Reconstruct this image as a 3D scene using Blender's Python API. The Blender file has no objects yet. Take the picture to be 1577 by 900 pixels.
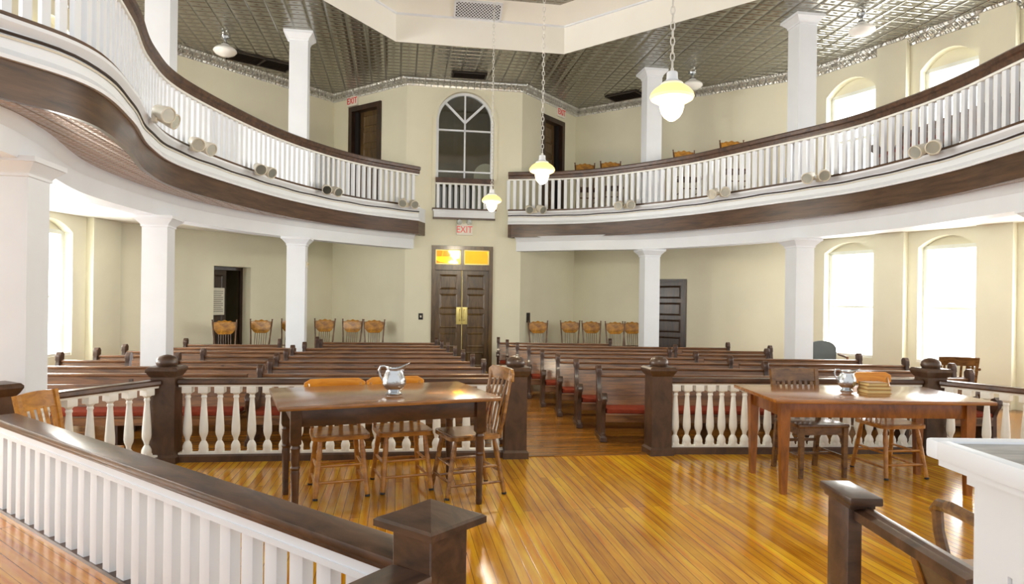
import bpy, bmesh, math, random
from math import sin, cos, pi, radians, hypot, atan2, tan
from mathutils import Vector, Matrix
from mathutils.geometry import tessellate_polygon
random.seed(7)
scene = bpy.context.scene
COL = scene.collection

# ------------------------------------------------------------------ helpers
class MB:
    """collects shapes, builds ONE mesh object"""
    def __init__(s):
        s.v = []; s.f = []; s.T = Matrix.Identity(4)
    def add(s, vs, fs):
        b = len(s.v)
        s.v += [tuple(s.T @ Vector(p)) for p in vs]
        s.f += [tuple(i + b for i in f) for f in fs]
        return s
    def box(s, x0, x1, y0, y1, z0, z1):
        vs = [(x, y, z) for z in (z0, z1) for y in (y0, y1) for x in (x0, x1)]
        return s.add(vs, [(0,2,3,1),(4,5,7,6),(0,1,5,4),(2,6,7,3),(0,4,6,2),(1,3,7,5)])
    def cbox(s, x0, x1, y0, y1, z0, z1, c=.006):
        """box with chamfered edges"""
        bm = bmesh.new()
        bmesh.ops.create_cube(bm, size=1)
        for v in bm.verts:
            v.co = ((x0+x1)/2 + v.co.x*(x1-x0), (y0+y1)/2 + v.co.y*(y1-y0), (z0+z1)/2 + v.co.z*(z1-z0))
        bmesh.ops.bevel(bm, geom=list(bm.edges), offset=min(c, .45*min(x1-x0, y1-y0, z1-z0)), segments=2, profile=.6, affect='EDGES')
        bm.verts.index_update()
        vs = [v.co.copy() for v in bm.verts]; fs = [[v.index for v in f.verts] for f in bm.faces]
        bm.free()
        return s.add(vs, fs)
    def prism(s, poly, h0, h1, plane='xy'):
        """extrude a 2D polygon; plane xy -> along z, yz -> along x, xz -> along y"""
        def m(a, b, h):
            return {'xy': (a, b, h), 'yz': (h, a, b), 'xz': (a, h, b)}[plane]
        n = len(poly)
        vs = [m(a, b, h0) for a, b in poly] + [m(a, b, h1) for a, b in poly]
        tri = tessellate_polygon([[Vector((a, b, 0)) for a, b in poly]])
        fs = [tuple(t) for t in tri] + [tuple(i + n for i in reversed(t)) for t in tri]
        fs += [(i, (i+1) % n, n + (i+1) % n, n + i) for i in range(n)]
        return s.add(vs, fs)
    def lathe(s, prof, seg=20, cx=0, cy=0, cz=0, rot=0.0):
        vs = []; fs = []
        k = len(prof)
        for i in range(seg):
            a = 2*pi*i/seg + rot
            for r, z in prof: vs.append((cx + r*cos(a), cy + r*sin(a), cz + z))
        for i in range(seg):
            j = (i+1) % seg
            for q in range(k-1): fs.append((i*k+q, j*k+q, j*k+q+1, i*k+q+1))
        if prof[0][0] > 1e-5: fs.append(tuple(i*k for i in reversed(range(seg))))
        if prof[-1][0] > 1e-5: fs.append(tuple(i*k+k-1 for i in range(seg)))
        return s.add(vs, fs)
    def square(s, prof, cx=0, cy=0):
        """square 'lathe': half widths instead of radii"""
        return s.lathe([(h*math.sqrt(2), z) for h, z in prof], 4, cx, cy, 0, pi/4)
    def tube(s, pts, r, seg=8, caps=True):
        pts = [Vector(p) for p in pts]; n = len(pts)
        rs = r if isinstance(r, (list, tuple)) else [r]*n
        vs = []; fs = []
        up = None
        for i, p in enumerate(pts):
            t = (pts[min(i+1, n-1)] - pts[max(i-1, 0)]).normalized()
            if up is None:
                up = Vector((0, 0, 1)) if abs(t.z) < .9 else Vector((1, 0, 0))
            a = t.cross(up).normalized(); b = a.cross(t).normalized(); up = b
            for k in range(seg):
                q = 2*pi*k/seg
                vs.append(p + a*(rs[i]*cos(q)) + b*(rs[i]*sin(q)))
        for i in range(n-1):
            for k in range(seg):
                l = (k+1) % seg
                fs.append((i*seg+k, i*seg+l, (i+1)*seg+l, (i+1)*seg+k))
        if caps:
            fs.append(tuple(reversed(range(seg)))); fs.append(tuple((n-1)*seg+k for k in range(seg)))
        return s.add(vs, fs)
    def beam(s, p, q, w, h, up=(0, 0, 1)):
        """rectangular bar from p to q, w sideways, h along up"""
        p = Vector(p); q = Vector(q); t = (q-p).normalized()
        a = t.cross(Vector(up)).normalized(); b = a.cross(t).normalized()
        vs = []
        for o in (p, q):
            for x, y in ((-w/2,-h/2),(w/2,-h/2),(w/2,h/2),(-w/2,h/2)): vs.append(o + a*x + b*y)
        return s.add(vs, [(0,3,2,1),(4,5,6,7),(0,1,5,4),(1,2,6,5),(2,3,7,6),(3,0,4,7)])
    def sweep(s, path, prof, closed=False):
        """sweep a closed (offset,z) profile along a plan path; +offset is to the right of travel"""
        n = len(path); k = len(prof); vs = []; fs = []
        for i in range(n):
            if closed:
                a = Vector(path[i-1]); c = Vector(path[(i+1) % n])
            else:
                a = Vector(path[max(i-1, 0)]); c = Vector(path[min(i+1, n-1)])
            b = Vector(path[i])
            d1 = (b-a).normalized() if (b-a).length > 1e-9 else (c-b).normalized()
            d2 = (c-b).normalized() if (c-b).length > 1e-9 else d1
            n1 = Vector((d1.y, -d1.x)); n2 = Vector((d2.y, -d2.x))
            m = (n1+n2).normalized(); m = m/max(.3, m.dot(n1))
            for o, z in prof: vs.append((b.x + m.x*o, b.y + m.y*o, z))
        for i in range(n if closed else n-1):
            j = (i+1) % n
            for q in range(k):
                r = (q+1) % k
                fs.append((i*k+q, j*k+q, j*k+r, i*k+r))
        if not closed:
            fs.append(tuple(range(k))); fs.append(tuple((n-1)*k+q for q in reversed(range(k))))
        return s.add(vs, fs)
    def build(s, name, mat, parent=None, angle=32, bevel=0, uvless=True):
        me = bpy.data.meshes.new(name)
        me.from_pydata(s.v, [], s.f); me.update()
        bm = bmesh.new(); bm.from_mesh(me)
        bmesh.ops.recalc_face_normals(bm, faces=bm.faces)
        bm.to_mesh(me); bm.free()
        for p in me.polygons: p.use_smooth = True
        try: me.set_sharp_from_angle(angle=radians(angle))
        except Exception: pass
        me.materials.append(mat)
        o = bpy.data.objects.new(name, me); COL.objects.link(o)
        if parent: o.parent = parent
        if bevel:
            md = o.modifiers.new('bevel', 'BEVEL'); md.width = bevel; md.segments = 2; md.limit_method = 'ANGLE'
        return o

def tag(o, label=None, cat=None, group=None, kind=None):
    if label: o['label'] = label
    if cat: o['category'] = cat
    if group: o['group'] = group
    if kind: o['kind'] = kind
    return o
def thing(name, label, cat, loc=(0,0,0), rz=0.0, group=None):
    o = bpy.data.objects.new(name, None); COL.objects.link(o)
    o.empty_display_size = .1
    o.location = loc; o.rotation_euler = (0, 0, rz)
    return tag(o, label, cat, group)
def struct(name, mb, mat, parent=None, label=None):
    o = mb.build(name, mat, parent)
    if parent is None:
        o['kind'] = 'structure'
        if label: o['label'] = label
    return o
def dup(root, loc, rz, label, group=None):
    def cp(o, par):
        c = o.copy(); COL.objects.link(c)
        if par: c.parent = par
        for ch in list(o.children): cp(ch, c)
        return c
    r = cp(root, None)
    r.location = loc; r.rotation_euler = (0, 0, rz); r['label'] = label
    if group: r['group'] = group
    return r
def dup_part(o, parent, loc, rz=0.0):
    c = o.copy(); COL.objects.link(c); c.parent = parent
    c.location = loc; c.rotation_euler = (0, 0, rz)
    return c
def spline(pts, n=10):
    """Catmull-Rom through plan points"""
    P = [Vector(p) for p in pts]; out = []
    P = [2*P[0]-P[1]] + P + [2*P[-1]-P[-2]]
    for i in range(1, len(P)-2):
        for k in range(n):
            t = k/n
            a, b, c, d = P[i-1], P[i], P[i+1], P[i+2]
            out.append(.5*((2*b)+(c-a)*t+(2*a-5*b+4*c-d)*t*t+(3*b-a-3*c+d)*t**3))
    out.append(P[-2])
    return [(p.x, p.y) for p in out]
def resample(path, step=None, n=None):
    L = [0]
    for a, b in zip(path, path[1:]): L.append(L[-1] + hypot(b[0]-a[0], b[1]-a[1]))
    tot = L[-1]
    if n is None: n = max(2, int(round(tot/step)) + 1)
    out = []; j = 0
    for i in range(n):
        d = tot*i/(n-1)
        while j < len(L)-2 and L[j+1] < d: j += 1
        t = (d-L[j])/max(1e-9, L[j+1]-L[j])
        a, b = path[j], path[j+1]
        out.append((a[0]+(b[0]-a[0])*t, a[1]+(b[1]-a[1])*t, atan2(b[1]-a[1], b[0]-a[0])))
    return out

# ------------------------------------------------------------------ materials
def lin(c):
    def g(x):
        x /= 255
        return x/12.92 if x <= .04045 else ((x+.055)/1.055)**2.4
    return (g(c[0]), g(c[1]), g(c[2]), 1)
def newmat(name):
    m = bpy.data.materials.new(name); m.use_nodes = True
    nt = m.node_tree; b = nt.nodes['Principled BSDF']
    return m, nt, b
def N(nt, typ, **kw):
    n = nt.nodes.new(typ)
    for k, v in kw.items(): setattr(n, k, v)
    return n
def plain(name, rgb, rough=.5, metal=0, var=.06, scale=6, bump=0, spec=.5, coat=0):
    m, nt, b = newmat(name)
    tc = N(nt, 'ShaderNodeTexCoord'); no = N(nt, 'ShaderNodeTexNoise')
    no.inputs['Scale'].default_value = scale; no.inputs['Detail'].default_value = 4
    nt.links.new(tc.outputs['Object'], no.inputs['Vector'])
    cr = N(nt, 'ShaderNodeValToRGB')
    c = lin(rgb)
    cr.color_ramp.elements[0].position = .3; cr.color_ramp.elements[1].position = .7
    cr.color_ramp.elements[0].color = tuple(x*(1-var) for x in c[:3]) + (1,)
    cr.color_ramp.elements[1].color = tuple(min(1, x*(1+var)) for x in c[:3]) + (1,)
    nt.links.new(no.outputs['Fac'], cr.inputs['Fac'])
    nt.links.new(cr.outputs['Color'], b.inputs['Base Color'])
    b.inputs['Roughness'].default_value = rough; b.inputs['Metallic'].default_value = metal
    b.inputs['Specular IOR Level'].default_value = spec
    b.inputs['Coat Weight'].default_value = coat
    if bump:
        bp = N(nt, 'ShaderNodeBump'); bp.inputs['Strength'].default_value = bump; bp.inputs['Distance'].default_value = .01
        nt.links.new(no.outputs['Fac'], bp.inputs['Height']); nt.links.new(bp.outputs['Normal'], b.inputs['Normal'])
    return m
def wood(name, light, dark, rough=.35, stretch=(1.2, 18, 18), scale=1.0, spec=.5, coat=0, bump=.08):
    m, nt, b = newmat(name)
    tc = N(nt, 'ShaderNodeTexCoord'); mp = N(nt, 'ShaderNodeMapping')
    mp.inputs['Scale'].default_value = [x*scale for x in stretch]
    nt.links.new(tc.outputs['Object'], mp.inputs['Vector'])
    no = N(nt, 'ShaderNodeTexNoise'); no.inputs['Scale'].default_value = 1.6; no.inputs['Detail'].default_value = 6
    no.inputs['Roughness'].default_value = .62; no.inputs['Distortion'].default_value = .6
    nt.links.new(mp.outputs['Vector'], no.inputs['Vector'])
    cr = N(nt, 'ShaderNodeValToRGB'); e = cr.color_ramp.elements
    e[0].position = .34; e[1].position = .68; e[0].color = lin(dark); e[1].color = lin(light)
    nt.links.new(no.outputs['Fac'], cr.inputs['Fac']); nt.links.new(cr.outputs['Color'], b.inputs['Base Color'])
    b.inputs['Roughness'].default_value = rough; b.inputs['Specular IOR Level'].default_value = spec
    b.inputs['Coat Weight'].default_value = coat; b.inputs['Coat Roughness'].default_value = .15
    bp = N(nt, 'ShaderNodeBump'); bp.inputs['Strength'].default_value = bump; bp.inputs['Distance'].default_value = .004
    nt.links.new(no.outputs['Fac'], bp.inputs['Height']); nt.links.new(bp.outputs['Normal'], b.inputs['Normal'])
    return m
def emis(name, rgb, strength):
    m, nt, b = newmat(name)
    b.inputs['Base Color'].default_value = lin(rgb); b.inputs['Roughness'].default_value = .3
    b.inputs['Emission Color'].default_value = lin(rgb); b.inputs['Emission Strength'].default_value = strength
    return m
def planks(name, c1, c2, seam, ang, width=.075, rough=.16):
    m, nt, b = newmat(name)
    tc = N(nt, 'ShaderNodeTexCoord'); mp = N(nt, 'ShaderNodeMapping')
    mp.inputs['Rotation'].default_value = (0, 0, ang)
    nt.links.new(tc.outputs['Object'], mp.inputs['Vector'])
    br = N(nt, 'ShaderNodeTexBrick'); br.offset = .37; br.squash = 1
    br.inputs['Scale'].default_value = 1; br.inputs['Brick Width'].default_value = 2.3; br.inputs['Row Height'].default_value = width
    br.inputs['Mortar Size'].default_value = .0022; br.inputs['Mortar Smooth'].default_value = .3; br.inputs['Bias'].default_value = 0
    br.inputs['Color1'].default_value = lin(c1); br.inputs['Color2'].default_value = lin(c2); br.inputs['Mortar'].default_value = lin(seam)
    nt.links.new(mp.outputs['Vector'], br.inputs['Vector'])
    m2 = N(nt, 'ShaderNodeMapping'); m2.inputs['Scale'].default_value = (1.1, 16, 1)
    nt.links.new(mp.outputs['Vector'], m2.inputs['Vector'])
    no = N(nt, 'ShaderNodeTexNoise'); no.inputs['Scale'].default_value = 1.3; no.inputs['Detail'].default_value = 7; no.inputs['Roughness'].default_value = .65
    nt.links.new(m2.outputs['Vector'], no.inputs['Vector'])
    n2 = N(nt, 'ShaderNodeTexNoise'); n2.inputs['Scale'].default_value = .9; n2.inputs['Detail'].default_value = 5
    nt.links.new(tc.outputs['Object'], n2.inputs['Vector'])
    mx = N(nt, 'ShaderNodeMix', data_type='RGBA', blend_type='OVERLAY'); mx.inputs['Factor'].default_value = .9
    nt.links.new(br.outputs['Color'], mx.inputs['A'])
    cr = N(nt, 'ShaderNodeValToRGB'); cr.color_ramp.elements[0].position = .25; cr.color_ramp.elements[1].position = .8
    cr.color_ramp.elements[0].color = (.14, .14, .14, 1); cr.color_ramp.elements[1].color = (.85, .85, .85, 1)
    nt.links.new(no.outputs['Fac'], cr.inputs['Fac']); nt.links.new(cr.outputs['Color'], mx.inputs['B'])
    mx2 = N(nt, 'ShaderNodeMix', data_type='RGBA', blend_type='MULTIPLY'); mx2.inputs['Factor'].default_value = .6
    cr2 = N(nt, 'ShaderNodeValToRGB'); cr2.color_ramp.elements[0].position = .3; cr2.color_ramp.elements[1].position = .65
    cr2.color_ramp.elements[0].color = (.5, .44, .34, 1); cr2.color_ramp.elements[1].color = (1, 1, 1, 1)
    nt.links.new(n2.outputs['Fac'], cr2.inputs['Fac'])
    nt.links.new(mx.outputs['Result'], mx2.inputs['A']); nt.links.new(cr2.outputs['Color'], mx2.inputs['B'])
    nt.links.new(mx2.outputs['Result'], b.inputs['Base Color'])
    rr = N(nt, 'ShaderNodeMapRange'); rr.inputs['To Min'].default_value = rough*.7; rr.inputs['To Max'].default_value = rough*1.9
    nt.links.new(no.outputs['Fac'], rr.inputs['Value']); nt.links.new(rr.outputs['Result'], b.inputs['Roughness'])
    b.inputs['Specular IOR Level'].default_value = .6
    bp = N(nt, 'ShaderNodeBump'); bp.inputs['Strength'].default_value = .12; bp.inputs['Distance'].default_value = .004
    ad = N(nt, 'ShaderNodeMath', operation='SUBTRACT'); nt.links.new(no.outputs['Fac'], ad.inputs[0]); nt.links.new(br.outputs['Fac'], ad.inputs[1])
    nt.links.new(ad.outputs[0], bp.inputs['Height']); nt.links.new(bp.outputs['Normal'], b.inputs['Normal'])
    return m
def tin(name, rgb, ang, cell=.3, rough=.34, metal=.9, strength=.9):
    m, nt, b = newmat(name)
    tc = N(nt, 'ShaderNodeTexCoord'); mp = N(nt, 'ShaderNodeMapping'); mp.inputs['Rotation'].default_value = (0, 0, ang)
    nt.links.new(tc.outputs['Object'], mp.inputs['Vector'])
    sp = N(nt, 'ShaderNodeSeparateXYZ'); nt.links.new(mp.outputs['Vector'], sp.inputs[0])
    def tri(out, c):           # ridge profile of a repeated cell, 0 at the seam
        d = N(nt, 'ShaderNodeMath', operation='PINGPONG'); d.inputs[1].default_value = c/2
        nt.links.new(out, d.inputs[0])
        q = N(nt, 'ShaderNodeMath', operation='MULTIPLY'); q.inputs[1].default_value = 2/c
        nt.links.new(d.outputs[0], q.inputs[0]); return q.outputs[0]
    ax = tri(sp.outputs[0], cell); ay = tri(sp.outputs[1], cell*.6)
    mn = N(nt, 'ShaderNodeMath', operation='MINIMUM'); nt.links.new(ax, mn.inputs[0]); nt.links.new(ay, mn.inputs[1])
    sn = N(nt, 'ShaderNodeMath', operation='MULTIPLY'); sn.inputs[1].default_value = 3.14; nt.links.new(mn.outputs[0], sn.inputs[0])
    si = N(nt, 'ShaderNodeMath', operation='SINE'); nt.links.new(sn.outputs[0], si.inputs[0])
    seam = N(nt, 'ShaderNodeMapRange'); seam.inputs['From Max'].default_value = .12; nt.links.new(mn.outputs[0], seam.inputs['Value'])
    hs = N(nt, 'ShaderNodeMath', operation='MULTIPLY_ADD'); hs.inputs[1].default_value = .6
    nt.links.new(si.outputs[0], hs.inputs[0]); nt.links.new(seam.outputs[0], hs.inputs[2])
    bp = N(nt, 'ShaderNodeBump'); bp.inputs['Strength'].default_value = strength; bp.inputs['Distance'].default_value = .02
    nt.links.new(hs.outputs[0], bp.inputs['Height']); nt.links.new(bp.outputs['Normal'], b.inputs['Normal'])
    b.inputs['Base Color'].default_value = lin(rgb)
    b.inputs['Metallic'].default_value = metal; b.inputs['Roughness'].default_value = rough
    return m

ANG = radians(9.5)
M = {}
M['wall'] = plain('cream_plaster', (231, 228, 206), .75, var=.03, scale=1.6, bump=.03, spec=.2)
M['white'] = plain('white_paint', (232, 237, 244), .45, var=.02, scale=3)
M['ivory'] = plain('ivory_paint', (240, 241, 236), .45, var=.03, scale=8)
M['trayw'] = plain('tray_paint', (246, 245, 238), .6, var=.02, scale=2)
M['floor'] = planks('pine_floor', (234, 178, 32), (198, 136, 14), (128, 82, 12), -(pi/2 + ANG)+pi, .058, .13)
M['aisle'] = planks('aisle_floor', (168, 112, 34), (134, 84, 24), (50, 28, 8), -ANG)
M['plat'] = planks('platform_floor', (226, 162, 72), (206, 138, 50), (140, 88, 28), radians(38), .06)
M['rail'] = wood('dark_stained_wood', (100, 70, 50), (54, 35, 24), .36, (3, 9, 9), coat=.15)
M['fascia'] = wood('fascia_wood', (98, 70, 48), (58, 38, 24), .32, (1.2, 1.2, 12), coat=.2)
M['newel'] = wood('newel_wood', (92, 66, 46), (58, 40, 28), .4, (5, 5, 3), coat=.2)
M['pew'] = wood('pew_oak', (146, 100, 60), (78, 49, 28), .32, (1.5, 14, 14), coat=.35)
M['pewend'] = wood('pew_end_oak', (84, 56, 40), (42, 26, 18), .35, (8, 6, 3), coat=.3)
M['cushion'] = plain('red_cushion', (128, 52, 32), .85, var=.12, scale=20, spec=.2)
M['table'] = wood('table_walnut', (166, 112, 58), (100, 62, 28), .2, (2, 14, 14), coat=.5)
M['tabledark'] = wood('table_frame_dark', (90, 56, 30), (52, 31, 16), .3, (3, 8, 8), coat=.3)
M['tableoak'] = wood('table_oak', (178, 116, 52), (122, 72, 26), .2, (2, 14, 14), coat=.5)
M['tableoakleg'] = wood('table_oak_leg', (172, 104, 36), (112, 64, 16), .28, (8, 8, 2.5), coat=.3)
M['oak'] = wood('golden_oak', (214, 150, 54), (152, 94, 26), .28, (4, 10, 10), coat=.4)
M['oakbright'] = wood('bright_golden_oak', (240, 164, 44), (214, 128, 26), .3, (2, 14, 14), coat=.3)
M['oakmid'] = wood('mid_oak', (178, 126, 58), (108, 68, 28), .25, (4, 10, 10), coat=.5)
M['chairdark'] = wood('dark_chair_wood', (140, 98, 50), (78, 50, 24), .25, (4, 10, 10), coat=.4)
M['pressed'] = wood('pressed_oak', (206, 146, 44), (118, 72, 16), .3, (6, 6, 9), coat=.3)
M['pressedframe'] = wood('pressed_frame', (120, 78, 38), (66, 40, 20), .35, (8, 8, 3))
M['door'] = wood('door_oak', (108, 82, 46), (64, 47, 24), .32, (9, 9, 1.5), coat=.25)
M['doordark'] = wood('door_dark', (70, 46, 30), (36, 24, 16), .35, (9, 9, 1.5), coat=.2)
M['tin'] = tin('pressed_tin', (160, 158, 148), -ANG, cell=.28, rough=.24)
M['tinsoffit'] = tin('soffit_tin', (190, 166, 150), -ANG, cell=.13, rough=.26, metal=.8)
M['cornice'] = tin('cornice_tin', (214, 214, 210), -ANG, cell=.12, rough=.3, metal=.7)
M['black'] = plain('black_metal', (26, 24, 24), .5)
M['cable'] = plain('dark_cable', (48, 34, 26), .5)
M['vent'] = plain('dark_vent', (44, 34, 26), .6)
M['cream_metal'] = plain('cream_metal', (226, 220, 204), .4)
M['lens'] = plain('mirror_lens', (214, 222, 220), .18, metal=.45)
M['silver'] = plain('pewter', (196, 200, 204), .2, metal=.95, var=.04)
M['brass'] = plain('brass_plate', (222, 206, 130), .35, metal=.35)
M['chain'] = plain('chain_metal', (214, 212, 206), .4, metal=.3)
M['glasswhite'] = plain('milk_glass', (240, 240, 236), .15, var=.01)
M['lamp'] = emis('lit_glass', (255, 240, 190), 1.0)
M['lampbrim'] = emis('lit_glass_brim', (255, 224, 130), .66)
M['bowl'] = emis('lit_bowl', (255, 236, 130), 2.2)
M['blind'] = emis('daylit_blind', (255, 255, 255), 2.6)
M['sash'] = plain('sash_paint', (232, 236, 230), .5)
M['paper'] = plain('paper', (226, 222, 206), .8)
M['ink'] = plain('grey_print', (120, 116, 106), .8)
M['red'] = emis('exit_red', (206, 34, 30), .12)
M['signwhite'] = plain('sign_white', (234, 230, 220), .5)
M['greytop'] = wood('grey_laminate', (178, 178, 176), (92, 92, 94), .35, (2, 7, 7), bump=.02)
M['greyfabric'] = plain('grey_vinyl', (98, 104, 104), .6)
M['pinkseat'] = plain('tan_vinyl', (176, 150, 128), .55)
M['bookcover'] = plain('book_cover', (170, 126, 64), .6)
M['pages'] = plain('book_pages', (222, 196, 136), .8)
M['hall'] = plain('hall_plaster', (240, 222, 150), .8)
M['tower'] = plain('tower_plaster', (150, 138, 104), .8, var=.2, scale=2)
def glassmat(name, rgb, gloss=.12):
    m, nt, b = newmat(name)
    nt.nodes.remove(b)
    out = nt.nodes['Material Output']
    t = N(nt, 'ShaderNodeBsdfTransparent'); t.inputs['Color'].default_value = lin(rgb)
    g = N(nt, 'ShaderNodeBsdfGlossy'); g.inputs['Roughness'].default_value = .05; g.inputs['Color'].default_value = (.9, .9, .9, 1)
    mx = N(nt, 'ShaderNodeMixShader'); mx.inputs['Fac'].default_value = gloss
    nt.links.new(t.outputs[0], mx.inputs[1]); nt.links.new(g.outputs[0], mx.inputs[2]); nt.links.new(mx.outputs[0], out.inputs['Surface'])
    return m
M['pane'] = glassmat('window_glass', (225, 230, 225), .1)
M['amber'] = glassmat('amber_glass', (255, 212, 60), .05)

# ------------------------------------------------------------------ room frame
C0 = (-.97, 13.5)
def R(p, q):
    return (C0[0] + p*cos(ANG) + q*sin(ANG), C0[1] + p*sin(ANG) - q*cos(ANG))
ZC = 5.74          # tin ceiling
ZD = 3.19          # gallery floor
ZU = 2.62          # ceiling under the gallery
BL, BR = R(-1.145, 0), R(1.145, 0)
CL, CR = R(-2.66, -1.55), R(2.66, -1.55)
LC, RC = (-6.42, 10.99), (5.53, 12.52)
dL = (-.0958, -.9954)
LE = (LC[0] + dL[0]*10.4, LC[1] + dL[1]*10.4)
dR = (.4615, -.8872)
RE = (RC[0] + dR[0]*11.2, RC[1] + dR[1]*11.2)

class Wall:
    """plan segment A->B seen from the room with the room on the right of travel (A->B)"""
    def __init__(s, A, B):
        s.A = Vector(A); s.B = Vector(B); s.d = (s.B-s.A).normalized(); s.L = (s.B-s.A).length
        s.n = Vector((s.d.y, -s.d.x))       # into the room
    def pt(s, t, z, off=0.0):
        p = s.A + s.d*t + s.n*off
        return (p.x, p.y, z)
    def mat(s, t, z=0, off=0.0):
        """local frame: x along wall, -y into the room, z up"""
        o = s.pt(t, z, off)
        return o, atan2(s.d.y, s.d.x)
    def surface(s, name, openings, z0, z1, mat, depth=.28, label=None):
        m = MB()
        outer = [Vector((0, z0, 0)), Vector((s.L, z0, 0)), Vector((s.L, z1, 0)), Vector((0, z1, 0))]
        loops = [outer]
        for op in openings: loops.append([Vector((a, b, 0)) for a, b in op])
        flat = [p for l in loops for p in l]
        tris = tessellate_polygon(loops)
        vs = [s.pt(p.x, p.y) for p in flat]
        m.add(vs, [tuple(t) for t in tris])
        for op in openings:                    # reveals
            n = len(op)
            vv = [s.pt(a, b) for a, b in op] + [s.pt(a, b, -depth) for a, b in op]
            m.add(vv, [(i, (i+1) % n, n+(i+1) % n, n+i) for i in range(n)])
        # back skin
        vs = [s.pt(p.x, p.y, -depth) for p in flat]
        m.add(vs, [tuple(reversed(t)) for t in tris])
        return struct(name, m, mat, None, label)
def arch(s0, s1, z0, zs, rise, n=10):
    """opening outline with a segmental arch on top"""
    pts = [(s0, z0), (s1, z0)]
    c = (s0+s1)/2; h = (s1-s0)/2
    for i in range(n+1):
        t = i/n
        x = s1 - (s1-s0)*t
        u = (x-c)/h
        pts.append((x, zs + rise*math.sqrt(max(0, 1-u*u)) if rise >= h*.9 else zs + rise*(1-u*u)))
    return pts
def rect(s0, s1, z0, z1): return [(s0, z0), (s1, z0), (s1, z1), (s0, z1)]

wL = Wall(LE, LC); wLC = Wall(LC, CL); wBL = Wall(CL, BL); wB = Wall(BL, BR)
wBR = Wall(BR, CR); wRC = Wall(CR, RC); wR = Wall(RC, RE)
LW = wL.L
# window spans; those out of view are added to bring in light
right_spans = [(.22, 1.17), (1.93, 2.80), (3.50, 4.40), (5.1, 6.0), (6.7, 7.6), (8.3, 9.2)]
left_spans = [(.90, 1.78), (2.5, 3.4), (4.1, 5.0), (5.7, 6.6), (7.3, 8.2)]
left_spans = [(LW-b, LW-a) for a, b in left_spans]
def wins(spans):
    o = []
    for a, b in spans:
        o.append(arch(a, b, .55, 2.36, .17)); o.append(arch(a, b, 3.62, 5.16, .24))
    return o
wL.surface('wall_left', wins(left_spans), 0, ZC, M['wall'])
wR.surface('wall_right', wins(right_spans), 0, ZC, M['wall'])
LL = wLC.L
ldoor = (LL-2.70, LL-1.95)     # lower left doorway, measured from the left corner
wLC.surface('wall_left_corner', [rect(ldoor[0], ldoor[1], .0, 2.0)], 0, ZC, M['wall'], .34)
wBL.surface('wall_bay_left', [rect(.50, 1.46, ZD, 5.42)], 0, ZC, M['wall'], .22)
wB.surface('wall_back', [rect(.52, 1.73, 0, 2.5), arch(.575, 1.72, 3.2, 4.98, .575, 18)], 0, ZC, M['wall'], .2)
wBR.surface('wall_bay_right', [rect(.72, 1.62, ZD, 5.36)], 0, ZC, M['wall'], .22)
wRC.surface('wall_right_corner', [rect(1.84, 2.66, 0, 1.92)], 0, ZC, M['wall'], .22)

# pilasters between the windows (trim)
k = 1
def pilaster(w, a, b):
    global k
    m = MB()
    vs = [];
    m.add([w.pt(a, 0, -.01), w.pt(b, 0, -.01), w.pt(b, 0, .12), w.pt(a, 0, .12),
           w.pt(a, ZC, -.01), w.pt(b, ZC, -.01), w.pt(b, ZC, .12), w.pt(a, ZC, .12)],
          [(0,1,2,3),(7,6,5,4),(0,4,5,1),(1,5,6,2),(2,6,7,3),(3,7,4,0)])
    struct('trim_%d' % k, m, M['wall']); k += 1
for a, b in ((1.27, 1.77), (2.86, 3.34), (4.5, 5.0), (6.1, 6.6)): pilaster(wR, a, b)
for a, b in ((.0, .62), (1.88, 2.4), (3.5, 4.0), (5.1, 5.6)): pilaster(wL, LW-b, LW-a)

# windows
wn = 1
def window(w, a, b, z0, zs, rise):
    global wn
    root = bpy.data.objects.new('window_%d' % wn, None); COL.objects.link(root); wn += 1
    o, rz = w.mat((a+b)/2, z0, -.17)
    root.location = o; root.rotation_euler = (0, 0, rz); root['kind'] = 'structure'
    h = (b-a)/2; H = zs - z0
    fr = MB()
    fr.box(-h, -h+.06, -.03, .05, 0, H); fr.box(h-.06, h, -.03, .05, 0, H)
    fr.box(-h, h, -.03, .05, H-.03, H+.03)
    fr.build('window_frame', M['sash'], root)
    sl = MB(); sl.box(-h+.0, h-.0, -.16, .05, -.001, .04); sl.build('window_sill', M['ivory'], root)
    tp = MB()                                  # painted panel filling the arch head
    n = 10; pts = [(-h, H)] + [(h - 2*h*i/n, H + rise*(1-(1-2*i/n)**2)) for i in range(n+1)]
    tp.prism(pts[1:], -.01, .03, 'xz')
    tp.build('arch_panel', M['wall'], root)
    s = MB(); s.box(-h+.06, h-.06, -.005, .03, H*.46, H*.46+.045); s.build('meeting_rail', M['sash'], root)
    bl = MB(); bl.box(-h+.05, h-.05, .032, .045, .03, H-.03); bl.build('daylit_pane', M['blind'], root)
for w, spans in ((wR, right_spans), (wL, left_spans)):
    for a, b in spans:
        window(w, a, b, .55, 2.36, .17); window(w, a, b, 3.62, 5.16, .24)

# floors -----------------------------------------------------------------
m = MB()
outline = [LE, LC, CL, BL, BR, CR, RC, RE]
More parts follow.
